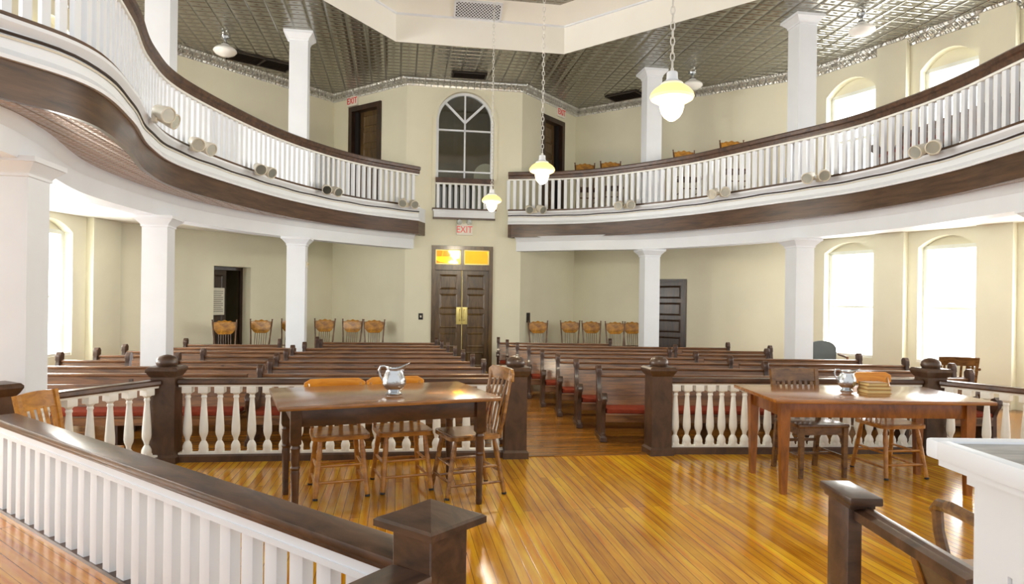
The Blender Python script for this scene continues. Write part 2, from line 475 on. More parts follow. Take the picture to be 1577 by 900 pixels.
# bar rail line (posts)
P1, P2, P3, P4 = (-3.0, 5.95), (.04, 6.32), (1.41, 6.52), (4.12, 6.70)
PLN = (-3.535, 4.66); PRN = (5.15, 5.1)
m = MB()
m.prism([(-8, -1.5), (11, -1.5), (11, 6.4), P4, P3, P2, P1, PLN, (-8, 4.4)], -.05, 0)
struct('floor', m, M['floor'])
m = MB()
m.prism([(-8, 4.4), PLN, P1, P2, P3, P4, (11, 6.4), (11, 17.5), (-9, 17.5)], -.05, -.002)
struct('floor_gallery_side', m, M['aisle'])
m = MB()
rd = Vector((-.79, .61)).normalized()
J0 = Vector((-.225, 1.952))
J1 = J0 + rd*4.3
b1 = Vector((-.56, -.83)).normalized()
J2 = J0 + b1*.95
m.prism([(J1.x, J1.y), (J0.x, J0.y), (J2.x, J2.y), (-.75, -.9), (-5, -.9)], 0, .13)
struct('floor_platform', m, M['plat'])

# ceilings -----------------------------------------------------------------
TR = [R(-1.36, 1.94), R(-3.35, 4.66), R(-3.35, 7.6), R(-1.36, 10.3), R(1.52, 10.3), R(3.72, 7.6), R(3.72, 4.6), R(1.52, 1.94)]
def poly_ceiling(name, outer, holes, z0, z1, mat):
    loops = [[Vector((a, b, 0)) for a, b in outer]] + [[Vector((a, b, 0)) for a, b in h] for h in holes]
    flat = [p for l in loops for p in l]; tr = tessellate_polygon(loops)
    m = MB()
    n = len(flat)
    m.add([(p.x, p.y, z0) for p in flat] + [(p.x, p.y, z1) for p in flat],
          [tuple(t) for t in tr] + [tuple(i+n for i in reversed(t)) for t in tr])
    return struct(name, m, mat)
big = [(LE[0]-.3, LE[1]), (LC[0]-.3, LC[1]+.2), (CL[0]-.2, CL[1]+.4), (BL[0], BL[1]+.4), (BR[0], BR[1]+.4), (CR[0], CR[1]+.4), (RC[0]+.3, RC[1]+.2), (RE[0]+.3, RE[1])]
poly_ceiling('ceiling', big, [TR], ZC, ZC+.04, M['tin'])
# raised octagonal tray: upright band, bead moulding, sloped panel, tin lid
TRr = list(reversed(TR))
ctr = (sum(p[0] for p in TR)/8, sum(p[1] for p in TR)/8)
def inset(poly, d):
    out = []
    n = len(poly)
    for i in range(n):
        a = Vector(poly[i-1]); b = Vector(poly[i]); c = Vector(poly[(i+1) % n])
        d1 = (b-a).normalized(); d2 = (c-b).normalized()
        n1 = Vector((d1.y, -d1.x)); n2 = Vector((d2.y, -d2.x)); mm = (n1+n2).normalized(); mm /= mm.dot(n1)
        q = b + mm*d
        if (q - Vector(ctr)).length > (b - Vector(ctr)).length: q = b - mm*d
        out.append((q.x, q.y))
    return out
def ring(m, p0, z0, p1, z1):
    n = len(p0)
    m.add([(a, b, z0) for a, b in p0] + [(a, b, z1) for a, b in p1], [(i, (i+1) % n, n+(i+1) % n, n+i) for i in range(n)])
ZB = 6.20; ZT = 6.42
m = MB(); ring(m, TR, ZC-.015, TR, ZB); struct('trim_%d' % k, m, M['trayw']); k += 1
T1 = inset(TR, .02); T2 = inset(TR, .34)
m = MB(); ring(m, TR, ZB-.02, T1, ZB-.012); ring(m, T1, ZB-.012, T1, ZB+.012); ring(m, T1, ZB+.012, TR, ZB+.02)
struct('trim_%d' % k, m, M['white']); k += 1
m = MB(); ring(m, TR, ZB, T2, ZT); struct('ceiling_tray_slope', m, M['trayw'])
poly_ceiling('ceiling_tray', T2, [], ZT, ZT+.03, M['tin'])

# tin cornice along the walls
m = MB()
m.sweep([LE, LC, CL, BL, BR, CR, RC, RE], [(-.02, ZC), (-.02, ZC-.13), (.02, ZC-.13), (.03, ZC-.10), (.05, ZC-.09), (.10, ZC-.045), (.14, ZC-.035), (.16, ZC+.01)])
struct('trim_%d' % k, m, M['cornice']); k += 1
# bead row on the cornice
m = MB()
for a, b in ((LC, CL), (CL, BL), (BL, BR), (BR, CR), (CR, RC), (RC, RE)):
    w = Wall(a, b)
    for i in range(int(w.L/.085)):
        p = w.pt(.05 + i*.085, ZC-.085, .085)
        m.lathe([(0, -.02), (.026, -.005), (.02, .02), (0, .03)], 5, p[0], p[1], p[2])
struct('trim_%d' % k, m, M['cornice']); k += 1

# rooms behind the openings so that they are dark / lit for real
def vest(name, w, t0, t1, z0, z1, depth, mat, off=-.3):
    m = MB()
    a, b = w.pt(t0, z0, off), w.pt(t1, z0, off); c, d = w.pt(t1, z0, off-depth), w.pt(t0, z0, off-depth)
    vs = [a, b, c, d] + [(p[0], p[1], z1) for p in (a, b, c, d)]
    m.add(vs, [(0,1,2,3), (4,7,6,5), (1,5,6,2), (2,6,7,3), (3,7,4,0)])
    return struct(name, m, mat)
vest('wall_hall', wB, .2, 2.1, 0, 2.75, 1.6, M['hall'], -.2)
vest('wall_tower', wB, .0, 2.29, 3.0, 5.75, 2.0, M['tower'], -.2)
vest('wall_stair', wLC, ldoor[0]-.2, ldoor[1]+.2, 0, 2.3, 1.2, M['tower'], -.34)

# ------------------------------------------------------------------ gallery
LP = spline([(-4.9, 2.2), (-4.2, 2.75), (-3.68, 3.45), (-3.25, 4.25), (-3.05, 4.9), (-3.28, 5.82), (-3.66, 6.83), (-3.84, 7.9), (-3.62, 9.72), (-3.24, 11.03), (-2.66, 12.1), (-1.80, 13.0)], 8)
RP = spline([(-.10, 13.43), (1.01, 13.22), (1.95, 12.68), (2.99, 11.65), (3.8, 10.37), (4.47, 9.22), (4.74, 8.3), (4.86, 7.45), (4.86, 6.4), (4.95, 5.3), (5.4, 4.4), (6.2, 3.6)], 8)
LBm = spline([(-5.2, 2.9), (-4.1, 3.5), (-3.64, 4.4), (-3.75, 5.1), (-4.27, 6.6), (-4.42, 8.45), (-4.2, 9.9), (-3.65, 11.2), (-2.75, 12.55), (-2.02, 13.35)], 8)
RBm = spline([(.12, 13.72), (1.3, 13.2), (2.62, 12.66), (3.7, 11.45), (4.37, 10.27), (5.0, 8.7), (5.28, 6.75), (5.5, 5.6), (6.3, 4.4)], 8)
RPr, RBr = RP, RBm
def gallery(side, P, B, wallpts):
    # P and B run so that the room is on the right of travel
    t = 'left' if side < 0 else 'right'
    m = MB(); m.sweep(P, [(.0, 2.68), (.0, 2.93), (-.04, 2.93), (-.04, 2.68)]); f = m.build('trim_gallery_fascia_' + t, M['fascia']); f['kind'] = 'structure'
    m = MB(); m.sweep(P, [(-.05, 2.93), (.03, 2.93), (.035, 2.955), (.012, 2.985), (.0, 3.0), (.0, 3.12), (.02, 3.14), (.045, 3.165), (.045, 3.19), (-.12, 3.19), (-.12, 2.97)])
    f = m.build('trim_gallery_frieze_' + t, M['white']); f['kind'] = 'structure'
    n = 60
    a = resample(P, n=n); b = resample(B, n=n)
    m = MB()
    m.add([(x, y, 2.69) for x, y, _ in a] + [(x, y, 2.70) for x, y, _ in b], [(i, i+1, n+i+1, n+i) for i in range(n-1)])
    f = m.build('ceiling_gallery_soffit_' + t, M['tinsoffit']); f['kind'] = 'structure'
    m = MB(); m.sweep(B, [(.13, 2.42), (.13, 2.60), (.145, 2.62), (.16, 2.66), (.20, 2.70), (-.13, 2.70), (-.13, 2.42)])
    f = m.build('trim_gallery_beam_' + t, M['white']); f['kind'] = 'structure'
    pa = [(x, y) for x, y, _ in a]; pb = [(x, y) for x, y, _ in b]
    poly_ceiling('floor_gallery_' + t, pa + list(reversed(wallpts)), [], ZD-.08, ZD, M['aisle'])
    poly_ceiling('ceiling_under_gallery_' + t, pb + list(reversed(wallpts)), [], ZU, ZU+.03, M['trayw'])
# left path runs camera -> back (room on the right); right path runs back -> camera (room on the right)
gallery(-1, LP, LBm, [(LE[0], 2.0), LC, CL, (BL[0]+.02, BL[1]+.01)])
gallery(1, RP, RBm, [BR, CR, RC, (RE[0], RE[1])])
# return of the left gallery front to the wall, and of the right one
for nm, path in (('left', [(-1.80, 13.0), (-1.72, 13.36)]), ('right', [(-.02, 13.66), (-.10, 13.43)])):
    m = MB(); m.sweep(path, [(.0, 2.68), (.0, 2.93), (-.06, 2.93), (-.06, 2.68)]); o = m.build('trim_fascia_return_' + nm, M['fascia']); o['kind'] = 'structure'
    m = MB(); m.sweep(path, [(.0, 2.93), (.0, 3.19), (-.06, 3.19), (-.06, 2.93)]); o = m.build('trim_frieze_return_' + nm, M['white']); o['kind'] = 'structure'

def gallery_rail(P, label, n_b):
    o = thing('gallery_railing', label, 'railing', (P[0][0], P[0][1], 3.19))
    Q = [(x-P[0][0], y-P[0][1]) for x, y in P]
    m = MB(); m.sweep(Q, [(.02, 0), (.02, .035), (-.075, .035), (-.075, 0)]); m.build('shoe_rail', M['fascia'], o)
    m = MB(); m.sweep(Q, [(.008, .605), (.008, .63), (-.068, .63), (-.068, .605)]); m.build('stringer', M['ivory'], o)
    m = MB(); m.sweep(Q, [(.012, .63), (.02, .65), (.022, .69), (.045, .705), (.05, .75), (.03, .77), (-.09, .77), (-.11, .75), (-.105, .705), (-.082, .69), (-.08, .65), (-.072, .63)]); m.build('handrail', M['rail'], o)
    pts = resample(Q, n=n_b)
    b0 = None
    for i, (x, y, a) in enumerate(pts[:-1] if n_b else pts):
        if b0 is None:
            m = MB(); m.box(-.03, .03, -.02, .02, .03, .61); b0 = m.build('baluster', M['white'], o); c = b0
        else: c = dup_part(b0, o, (0, 0, 0))
        nx, ny = sin(a), -cos(a)
        c.location = (x - nx*.03, y - ny*.03, 0); c.rotation_euler = (0, 0, a)
    return o
def length(P): return sum(hypot(b[0]-a[0], b[1]-a[1]) for a, b in zip(P, P[1:]))
def trim_path(P, cond): return [p for p in P if cond(p)]
LPr = trim_path(LP, lambda p: p[1] > 3.3)
RPt = trim_path(RP, lambda p: p[1] > 5.0)
gl = gallery_rail(LPr, 'long S-curved gallery railing of white balusters with dark handrail on the left', int(length(LPr)/.122)+1)
gr = gallery_rail(RPt, 'curved gallery railing of white balusters with dark handrail on the right', int(length(RPt)/.124)+1)

# spotlights and conduits on the gallery front
def nearest(P, x, y):
    best = min(range(1, len(P)-1), key=lambda i: (P[i][0]-x)**2 + (P[i][1]-y)**2)
    a = atan2(P[best+1][1]-P[best-1][1], P[best+1][0]-P[best-1][0])
    return a
def conduit(P, label):
    o = thing('lighting_cable', label, 'cable', (P[0][0], P[0][1], 3.1))
    path = []
    for i, (x, y, a) in enumerate(resample(P, step=.12)):
        path.append((x + sin(a)*.012 - P[0][0], y - cos(a)*.012 - P[0][1], .004*sin(i*.9)))
    m = MB(); m.tube(path, .011, 6); m.build('cable', M['cable'], o)
    path = [(x, y, z-.028) for x, y, z in path]
    m = MB(); m.tube(path, .008, 6); m.build('white_conduit', M['cream_metal'], o)
conduit(trim_path(LPr, lambda p: p[1] > 3.6), 'dark lighting cable along white front of left gallery')
conduit(RPt, 'dark lighting cable along white front of right gallery')
def spotpair(bias):
    o = thing('twin_spotlight', 'x', 'spotlight')
    m = MB(); m.cbox(-.05, .05, -.035, .0, -.04, .04, .008); m.build('mounting_box', M['cream_metal'], o)
    for sx in (-1, 1):
        ar = MB(); ar.tube([(sx*.03, -.03, 0), (sx*.07, -.055, .0), (sx*.085, -.075, .015)], .011, 8); ar.build('arm', M['cream_metal'], o)
        T = Matrix.Translation((sx*.095, -.08, .03)) @ Matrix.Rotation(radians(12*sx + bias), 4, 'Z') @ Matrix.Rotation(radians(112), 4, 'X')
        h = MB(); h.T = T
        h.lathe([(0, -.06), (.035, -.058), (.05, -.045), (.055, .0), (.066, .06), (.07, .105), (.062, .11), (.058, .10)], 16)
        hd = h.build('lamp_head', M['cream_metal'], o)
        l = MB(); l.T = T; l.lathe([(0, .085), (.03, .09), (.0585, .1)], 16); l.build('lens', M['lens'], hd)
    return o
sp0 = {-1: spotpair(-30), 1: spotpair(30)}; used = set()
spots = [(-3.59, 6.66, 'nearest the camera on the left gallery front'), (-3.83, 8.02, 'second from the camera on the left gallery front'),
         (-3.64, 9.54, 'third from the camera on the left gallery front'), (-3.13, 11.26, 'fourth from the camera on the left gallery front'),
         (-2.04, 12.72, 'at the far end of the left gallery front'),
         (.43, 13.35, 'at the far end of the right gallery front'), (2.12, 12.53, 'second from the far end of the right gallery front'),
         (3.42, 10.97, 'in the middle of the right gallery front'), (4.31, 9.49, 'second from the camera on the right gallery front'),
         (4.80, 7.69, 'nearest the camera on the right gallery front')]
for i, (x, y, lb) in enumerate(spots):
    P = LP if x < 0 else RP
    a = nearest(P, x, y)
    lab = 'pair of cream spotlights ' + lb
    sd_ = -1 if x < 0 else 1
    o = dup(sp0[sd_], (0,0,0), 0, lab) if sd_ in used else sp0[sd_]
    used.add(sd_)
    o['label'] = lab; o['group'] = 'twin spotlights on the gallery fronts'
    o.location = (x + sin(a)*.05, y - cos(a)*.05, 3.19); o.rotation_euler = (0, 0, a); o.scale = (1.15, 1.15, 1.15)

# balustrade in the arched window bay
o, rz = wB.mat(1.145, 3.2, .02)
cb = thing('window_balustrade', 'short white balustrade with dark handrail below the arched bay window', 'railing', o, rz)
m = MB(); m.box(-.60, .60, -.06, .0, -.15, 0); m.box(-.62, .62, -.075, .0, -.03, .0); m.build('ledge', M['white'], cb)
m = MB(); m.box(-.63, .63, -.085, .0, .0, .03); m.box(-.61, .61, -.07, 0, -.185, -.15); m.build('ledge_moulding', M['fascia'], cb)
m = MB(); m.box(-.57, .57, -.055, .03, .53, .63); m.build('handrail', M['rail'], cb)
m = MB(); m.box(-.57, .57, -.045, .01, .50, .53); m.build('stringer', M['ivory'], cb)
b0 = None
for i in range(10):
    x = -.52 + i*1.04/9
    if b0 is None:
        m = MB(); m.box(-.027, .027, -.04, .0, .02, .51); b0 = m.build('baluster', M['white'], cb); b0.location = (x, 0, 0)
    else: dup_part(b0, cb, (x, 0, 0))
# arched bay window
root = bpy.data.objects.new('window_%d' % wn, None); COL.objects.link(root); wn += 1
o, rz = wB.mat(1.1475, 3.2, -.09); root.location = o; root.rotation_euler = (0, 0, rz); root['kind'] = 'structure'
h = .5725; zs = 1.78
def archband(r0, r1, y0, y1, zlow=0):
    m = MB(); n = 24
    ang = [pi*i/n for i in range(n+1)]
    outer = [(r1, zlow)] + [(r1*cos(a), zs + r1*sin(a)) for a in ang] + [(-r1, zlow)]
    inner = [(r0, zlow)] + [(r0*cos(a), zs + r0*sin(a)) for a in ang] + [(-r0, zlow)]
    N_ = len(outer)
    vs = [(x, y0, z) for x, z in outer] + [(x, y0, z) for x, z in inner] + [(x, y1, z) for x, z in outer] + [(x, y1, z) for x, z in inner]
    fs = []
    for i in range(N_-1):
        fs += [(i, i+1, N_+i+1, N_+i), (2*N_+i+1, 2*N_+i, 3*N_+i, 3*N_+i+1), (i+1, i, 2*N_+i, 2*N_+i+1), (N_+i, N_+i+1, 3*N_+i+1, 3*N_+i)]
    m.add(vs, fs); return m
archband(h-.055, h-.002, -.02, .06).build('window_frame', M['white'], root)
m = MB()
m.box(-.016, .016, -.015, .03, 0, zs+h-.05)
for z in (.78, zs-.20+.02): m.box(-h+.05, h-.05, -.015, .03, z-.016, z+.016)
for sx in (-1, 1): m.beam((0, .008, zs-.02), (sx*.39, .008, zs+.36), .045, .03, (0, 1, 0))
m.build('muntins', M['white'], root)
m = MB(); n = 24; r = h-.05
m.add([(-r, .012, 0), (r, .012, 0)] + [(r*cos(pi*i/n), .012, zs + r*sin(pi*i/n)) for i in range(n+1)], [tuple(range(n+3))])
m.build('pane', M['pane'], root)
# raised plaster band around the arch
o, rz = wB.mat(1.1475, 3.2, 0)
hood = archband(h+.0, h+.07, -.02, .0, .0)
hd = hood.build('trim_%d' % k, M['wall']); k += 1
hd.location = o; hd.rotation_euler = (0, 0, rz); hd['kind'] = 'structure'
# pieces standing in the tower room behind the glass
t = thing('arched_chair_back', 'pale rounded panel standing behind the lower right panes of the bay window', 'panel', wB.pt(1.66, 3.003, -.8), ANG)
m = MB(); m.prism([(-.25, 0), (.25, 0)] + [(.25*cos(pi*i/12), 1.05+.25*sin(pi*i/12)) for i in range(13)], -.03, .03, 'xz'); m.build('panel', M['wall'], t)
m = MB(); m.box(-.2, .2, -.08, .08, 0, .05); m.build('foot', M['tabledark'], t)

# ------------------------------------------------------------------ doors
dn = 1
def panel_leaf(mb, x0, x1, z0, z1, rows, y=0.0, th=.045, wide=False):
    """door leaf with raised panels facing -y"""
    mb.box(x0, x1, y, y+th, z0, z1)
    st = .09 if (x1-x0) > .45 else .075
    rh = (z1-z0-.1)/rows
    for r_ in range(rows):
        a = z0 + .1 + r_*rh; b = a + rh - .085
        mb.add([(x0+st, y-.001, a), (x1-st, y-.001, a), (x1-st, y-.001, b), (x0+st, y-.001, b),
                (x0+st+.02, y-.010, a+.02), (x1-st-.02, y-.010, a+.02), (x1-st-.02, y-.010, b-.02), (x0+st+.02, y-.010, b-.02),
                (x0+st+.04, y-.002, a+.04), (x1-st-.04, y-.002, a+.04), (x1-st-.04, y-.002, b-.04), (x0+st+.04, y-.002, b-.04)],
               [(0,1,5,4),(1,2,6,5),(2,3,7,6),(3,0,4,7),(4,5,9,8),(5,6,10,9),(6,7,11,10),(7,4,8,11),(8,9,10,11)])
def door(w, t0, t1, z0, z1, rows, mat, fw=.08, leafs=1, off=-.06, hinge=None, frame=True, proud=.03):
    global dn
    root = bpy.data.objects.new('door_%d' % dn, None); COL.objects.link(root); dn += 1
    o, rz = w.mat((t0+t1)/2, z0, 0); root.location = o; root.rotation_euler = (0, 0, rz); root['kind'] = 'structure'
    h = (t1-t0)/2; H = z1-z0
    if frame:
        m = MB(); m.box(-h, -h+fw, -proud, .2, 0, H); m.box(h-fw, h, -proud, .2, 0, H); m.box(-h+fw, h-fw, -proud, .2, H-fw, H)
        m.build('door_frame', mat, root)
    return root, h, H
# main double door with transom
rt, h, H = door(wB, .52, 1.73, 0, 2.5, 5, M['door'], .075)
m = MB(); m.box(-h+.07, h-.07, -.05, .12, 2.02, 2.13); m.box(-h+.07, h-.07, -.06, .1, 2.10, 2.125); m.box(-.03, .03, -.03, .1, 2.13, 2.43); m.build('transom_bar', M['door'], rt)
for sx in (-1, 1):
    m = MB(); x0, x1 = (-h+.07, -.004) if sx < 0 else (.004, h-.07)
    panel_leaf(m, x0, x1, .01, 2.02, 5, .02); lf = m.build('door_leaf', M['door'], rt, 8)
    m = MB(); m.cbox(min(sx*.012, sx*.11), max(sx*.012, sx*.11), -.0, .02, .95, 1.29, .004); m.build('push_plate', M['brass'], lf)
    m = MB(); m.tube([(sx*.045, -.0, 1.25), (sx*.045, -.05, 1.22), (sx*.045, -.05, 1.05), (sx*.045, -.0, 1.02)], .009, 8); m.build('door_handle', M['brass'], lf)
    m = MB(); m.box(min(sx*.035, sx*(h-.075)), max(sx*.035, sx*(h-.075)), .03, .036, 2.14, 2.43); m.build('transom_pane', M['amber'], rt)
    m = MB(); a, b = (-h+.075, -.03) if sx < 0 else (.03, h-.075)
    m.box(a, b, .015, .045, 2.13, 2.155); m.box(a, b, .015, .045, 2.405, 2.43); m.box(a, a+.02, .015, .045, 2.13, 2.43); m.box(b-.02, b, .015, .045, 2.13, 2.43)
    m.build('transom_sash', M['brass'], rt)
m = MB(); m.tube([(0, .0, .2), (0, .0, 1.9)], .006, 6); m.build('astragal', M['brass'], rt)
# hall lamp seen through the transom
hp = wB.pt(.86, 2.18, -1.0)
hl = thing('bowl_lamp', 'yellow lit bowl lamp seen through left transom pane of main door', 'lamp', (hp[0], hp[1], 2.22))
m = MB(); m.lathe([(0, 0), (.12, .015), (.22, .07), (.25, .11), (.235, .11), (.2, .075), (.1, .03), (0, .02)], 20); m.build('bowl', M['bowl'], hl)
m = MB()
for i in range(3):
    a = 2*pi*i/3; m.tube([(.2*cos(a), .2*sin(a), .1), (0, 0, .5)], .008, 6)
m.build('hanger', M['brass'], hl)
ld = bpy.data.lights.new('hall_bulb', 'POINT'); ld.energy = 16; ld.color = (1, .86, .5); ld.shadow_soft_size = .1
lo = bpy.data.objects.new('hall_bulb', ld); lo.location = wB.pt(1.5, 2.5, -1.0); COL.objects.link(lo)
# lower left recessed doorway: dark leaf standing ajar
rt, h, H = door(wLC, ldoor[0], ldoor[1], 0, 2.0, 4, M['doordark'], .05, frame=False)
m = MB(); m.box(-h, -h+.05, .2, .3, 0, H); m.box(h-.05, h, .26, .32, 0, H); m.box(-h, h, .26, .32, H-.06, H); m.build('door_frame', M['doordark'], rt)
lf = MB(); lf.T = Matrix.Translation((-h+.05, .2, 0)) @ Matrix.Rotation(radians(10), 4, 'Z')
panel_leaf(lf, 0, .36, .01, 1.93, 5, 0, .04); lfo = lf.build('door_leaf', M['doordark'], rt, 8)
nt_ = thing('notice', 'pale printed notice fixed to dark door under left gallery', 'notice', wLC.pt(ldoor[0]+.17, 1.10, -.165), atan2(wLC.d.y, wLC.d.x)+radians(10))
m = MB(); m.box(-.13, .15, -.016, -.004, 0, .5); m.build('sheet', M['paper'], nt_)
m = MB()
for i in range(11):
    x1_ = .12 - (.04 if i % 3 == 2 else 0)
    m.box(-.105, x1_, -.0175, -.0155, .06+i*.037, .072+i*.037)
m.build('printed_lines', M['ink'], nt_)
# lower right door
rt, h, H = door(wRC, 1.84, 2.66, 0, 1.92, 5, M['doordark'], .05)
m = MB(); panel_leaf(m, -h+.05, h-.05, .01, H-.05, 5, .05); lf = m.build('door_leaf', M['doordark'], rt, 8)
m = MB(); m.lathe([(.012, 0), (.012, .03), (.03, .04), (.033, .055), (.02, .07), (0, .072)], 12)
ob = m.build('door_knob', M['brass'], lf); ob.location = (-h+.1, .05, .95); ob.rotation_euler = (pi/2, 0, 0)
# upper doors on the gallery
rt, h, H = door(wBL, .50, 1.46, ZD, 5.42, 5, M['doordark'], .10, proud=.04)
m = MB(); panel_leaf(m, -h+.2, h-.10, .01, H-.10, 6, .12); lf = m.build('door_leaf', M['door'], rt, 8)
m = MB(); m.box(-h+.1, -h+.2, .06, .2, 0, H-.1); m.build('jamb', M['black'], rt)
rt, h, H = door(wBR, .72, 1.62, ZD, 5.36, 5, M['doordark'], .10, proud=.04)
m = MB(); panel_leaf(m, -h+.10, h-.2, .01, H-.10, 6, .12); lf = m.build('door_leaf', M['door'], rt, 8)
m = MB(); m.box(h-.2, h-.1, .06, .2, 0, H-.1); m.build('jamb', M['black'], rt)

# exit signs
def text_mesh(s, size, ext):
    cu = bpy.data.curves.new('t', 'FONT'); cu.body = s; cu.size = size; cu.extrude = ext; cu.align_x = 'CENTER'; cu.align_y = 'CENTER'
    ob = bpy.data.objects.new('t', cu); COL.objects.link(ob)
    bpy.context.view_layer.update()
    me = bpy.data.meshes.new_from_object(ob.evaluated_get(bpy.context.evaluated_depsgraph_get()))
    bpy.data.objects.remove(ob); return me
exit_me = text_mesh('EXIT', .215, .004)
exit_me.materials.clear(); exit_me.materials.append(M['red'])
def exit_sign(label, w, t, z, sc=1.0, off=.0):
    o, rz = w.mat(t, z, off)
    r = thing('exit_sign', label, 'exit sign', o, rz, 'exit signs'); r.scale = (sc, sc, sc)
    m = MB(); m.cbox(-.18, .18, -.06, 0, -.13, .10, .008); m.build('housing', M['signwhite'], r)
    ob = bpy.data.objects.new('lettering', exit_me); COL.objects.link(ob); ob.parent = r
    ob.location = (0, -.063, -.015); ob.rotation_euler = (pi/2, 0, 0); ob.scale = (.82, 1, 1)
    for sx in (-1, 1):
        h = MB(); h.T = Matrix.Translation((sx*.10, -.05, .15)) @ Matrix.Rotation(radians(80), 4, 'X') @ Matrix.Rotation(radians(20*sx), 4, 'Y')
        h.lathe([(0, -.05), (.04, -.045), (.055, .0), (.06, .04), (.052, .045), (0, .035)], 14)
        h.build('emergency_lamp', M['lens'], r)
    m = MB(); m.cbox(-.11, .11, -.05, -.01, .09, .13, .006); m.build('lamp_bracket', M['cream_metal'], r)
exit_sign('white exit sign with red lettering and two lamps above the main double door', wB, 1.15, 2.83, .88)
exit_sign('white exit sign with red lettering above the dark door of the left gallery', wBL, .62, 5.55, .85)
exit_sign('white exit sign with red lettering above the dark door of the right gallery', wBR, 1.45, 5.55, .85)

# switches and thermostat
def plate(name, label, cat, loc, rz, w_, h_, mat, mat2):
    r = thing(name, label, cat, loc, rz)
    m = MB(); m.cbox(-w_/2, w_/2, -.012, 0, -h_/2, h_/2, .003); m.build('cover_plate', mat, r)
    m = MB(); m.cbox(-w_*.18, w_*.18, -.022, -.01, -h_*.16, h_*.16, .003); m.build('toggle', mat2, r)
o, rz = wB.mat(.32, 1.10, 0); plate('light_switch', 'dark light switch plate on wall left of the main double door', 'light switch', o, rz, .085, .125, M['black'], M['cream_metal'])
o, rz = wBR.mat(.30, 1.09, 0); plate('light_switch', 'dark switch box on wall right of the main door above oak chairs', 'light switch', o, rz, .12, .2, M['black'], M['cable'])

# ------------------------------------------------------------------ columns
def column(name, label, x, y, z0, z1, half=.145, base=True):
    r = thing(name, label, 'column', (x, y, z0), ANG)
    H = z1-z0
    m = MB(); m.square([(half, .0), (half, H-.12)]); m.build('shaft', M['white'], r, 20)
    m = MB(); m.square([(half, H-.14), (half+.012, H-.135), (half+.012, H-.115), (half+.02, H-.1), (half+.075, H-.04), (half+.085, H-.038), (half+.085, H)]); m.build('capital', M['white'], r, 20)
    m = MB(); m.square([(half+.03, 0), (half+.03, .14), (half+.012, .17), (half, .175)]); m.build('plinth', M['white'], r, 20)
    return r
column('column', 'square white column under left gallery, third from the camera', -3.52, 11.16, 0, 2.42)
column('column', 'square white column under left gallery behind the corner newel post', -4.38, 8.44, 0, 2.42)
column('column', 'large square white column at the left edge, closest to the camera', -3.72, 5.10, 0, 2.44, .16)
column('column', 'square white column under right gallery beside the dark panelled door', 2.56, 12.74, 0, 2.42)
column('column', 'square white column under right gallery left of the lower windows', 4.32, 10.27, 0, 2.42)
column('column', 'square white column at the right edge of the right gallery', 5.30, 6.66, 0, 2.42)
column('gallery_column', 'square white column standing on the left gallery, farther of two', -3.52, 11.16, ZD, ZC)
column('gallery_column', 'square white column standing on the left gallery, nearer of two', -4.38, 8.44, ZD, ZC)
column('gallery_column', 'square white column standing on the right gallery behind the biggest pendant lamp', 2.56, 12.74, ZD, ZC)
column('gallery_column', 'square white column standing on the right gallery beside the upper windows', 4.32, 10.27, ZD, ZC)
r = thing('thermostat', 'small cream thermostat on column under left gallery', 'thermostat', (-3.52+.147*cos(ANG), 11.16+.147*sin(ANG)-.03, 1.98), ANG+pi/2)
m = MB(); m.cbox(-.035, .035, -.03, 0, -.05, .05, .006); m.build('case', M['cream_metal'], r)
m = MB(); m.lathe([(.018, 0), (.018, .012), (0, .014)], 12); ob = m.build('dial', M['brass'], r); ob.location = (0, -.03, .01); ob.rotation_euler = (pi/2, 0, 0)

# ------------------------------------------------------------------ ceiling fittings
def globe(x, y, label):
    r = thing('ceiling_globe_light', label, 'ceiling light', (x, y, ZC), 0, 'milk glass ceiling globes')
    m = MB(); m.lathe([(.0, 0), (.075, 0), (.07, -.03), (.035, -.05), (.022, -.06), (.022, -.09), (.05, -.10), (.065, -.13), (.0, -.13)], 18); m.build('fitter', M['silver'], r)
    m = MB(); m.lathe([(.058, -.12), (.07, -.145), (.10, -.16), (.15, -.185), (.182, -.22), (.185, -.245), (.15, -.285), (.08, -.315), (0, -.325)], 24); m.build('shade', M['glasswhite'], r)
globe(-4.80, 11.29, 'white glass globe light on tin ceiling above the left gallery')
globe(5.12, 10.09, 'white glass globe light on tin ceiling above the upper right windows')
globe(3.32, 12.75, 'white glass globe light on tin ceiling behind the biggest pendant lamp')
def cvent(x, y, sx, sy, rz, label, split=False):
    r = thing('ceiling_vent', label, 'vent', (x, y, ZC), rz, 'dark ceiling vents')
    m = MB(); m.box(-sx, sx, -sy, sy, -.012, 0); m.build('backing', M['black'], r)
    m = MB()
    m.box(-sx, sx, -sy, -sy+.03, -.03, 0); m.box(-sx, sx, sy-.03, sy, -.03, 0); m.box(-sx, -sx+.03, -sy, sy, -.03, 0); m.box(sx-.03, sx, -sy, sy, -.03, 0)
    if split: m.box(-.02, .02, -sy, sy, -.03, 0)
    m.build('frame', M['vent'], r)
    m = MB(); n = int(2*sy/.05)
    for i in range(n):
        y_ = -sy + .04 + i*(2*sy-.08)/max(1, n-1); m.beam((-sx+.03, y_, -.018), (sx-.03, y_, -.018), .004, .022, (0, .6, .8))
    m.build('louvres', M['vent'], r)
cvent(-4.62, 12.43, .55, .24, radians(40), 'wide dark double vent in tin ceiling above the left gallery', True)
cvent(-.87, 13.02, .33, .16, ANG, 'dark vent in tin ceiling above the arched bay window')
cvent(2.3, 14.22, .36, .22, radians(-38), 'dark vent in tin ceiling above the right gallery')
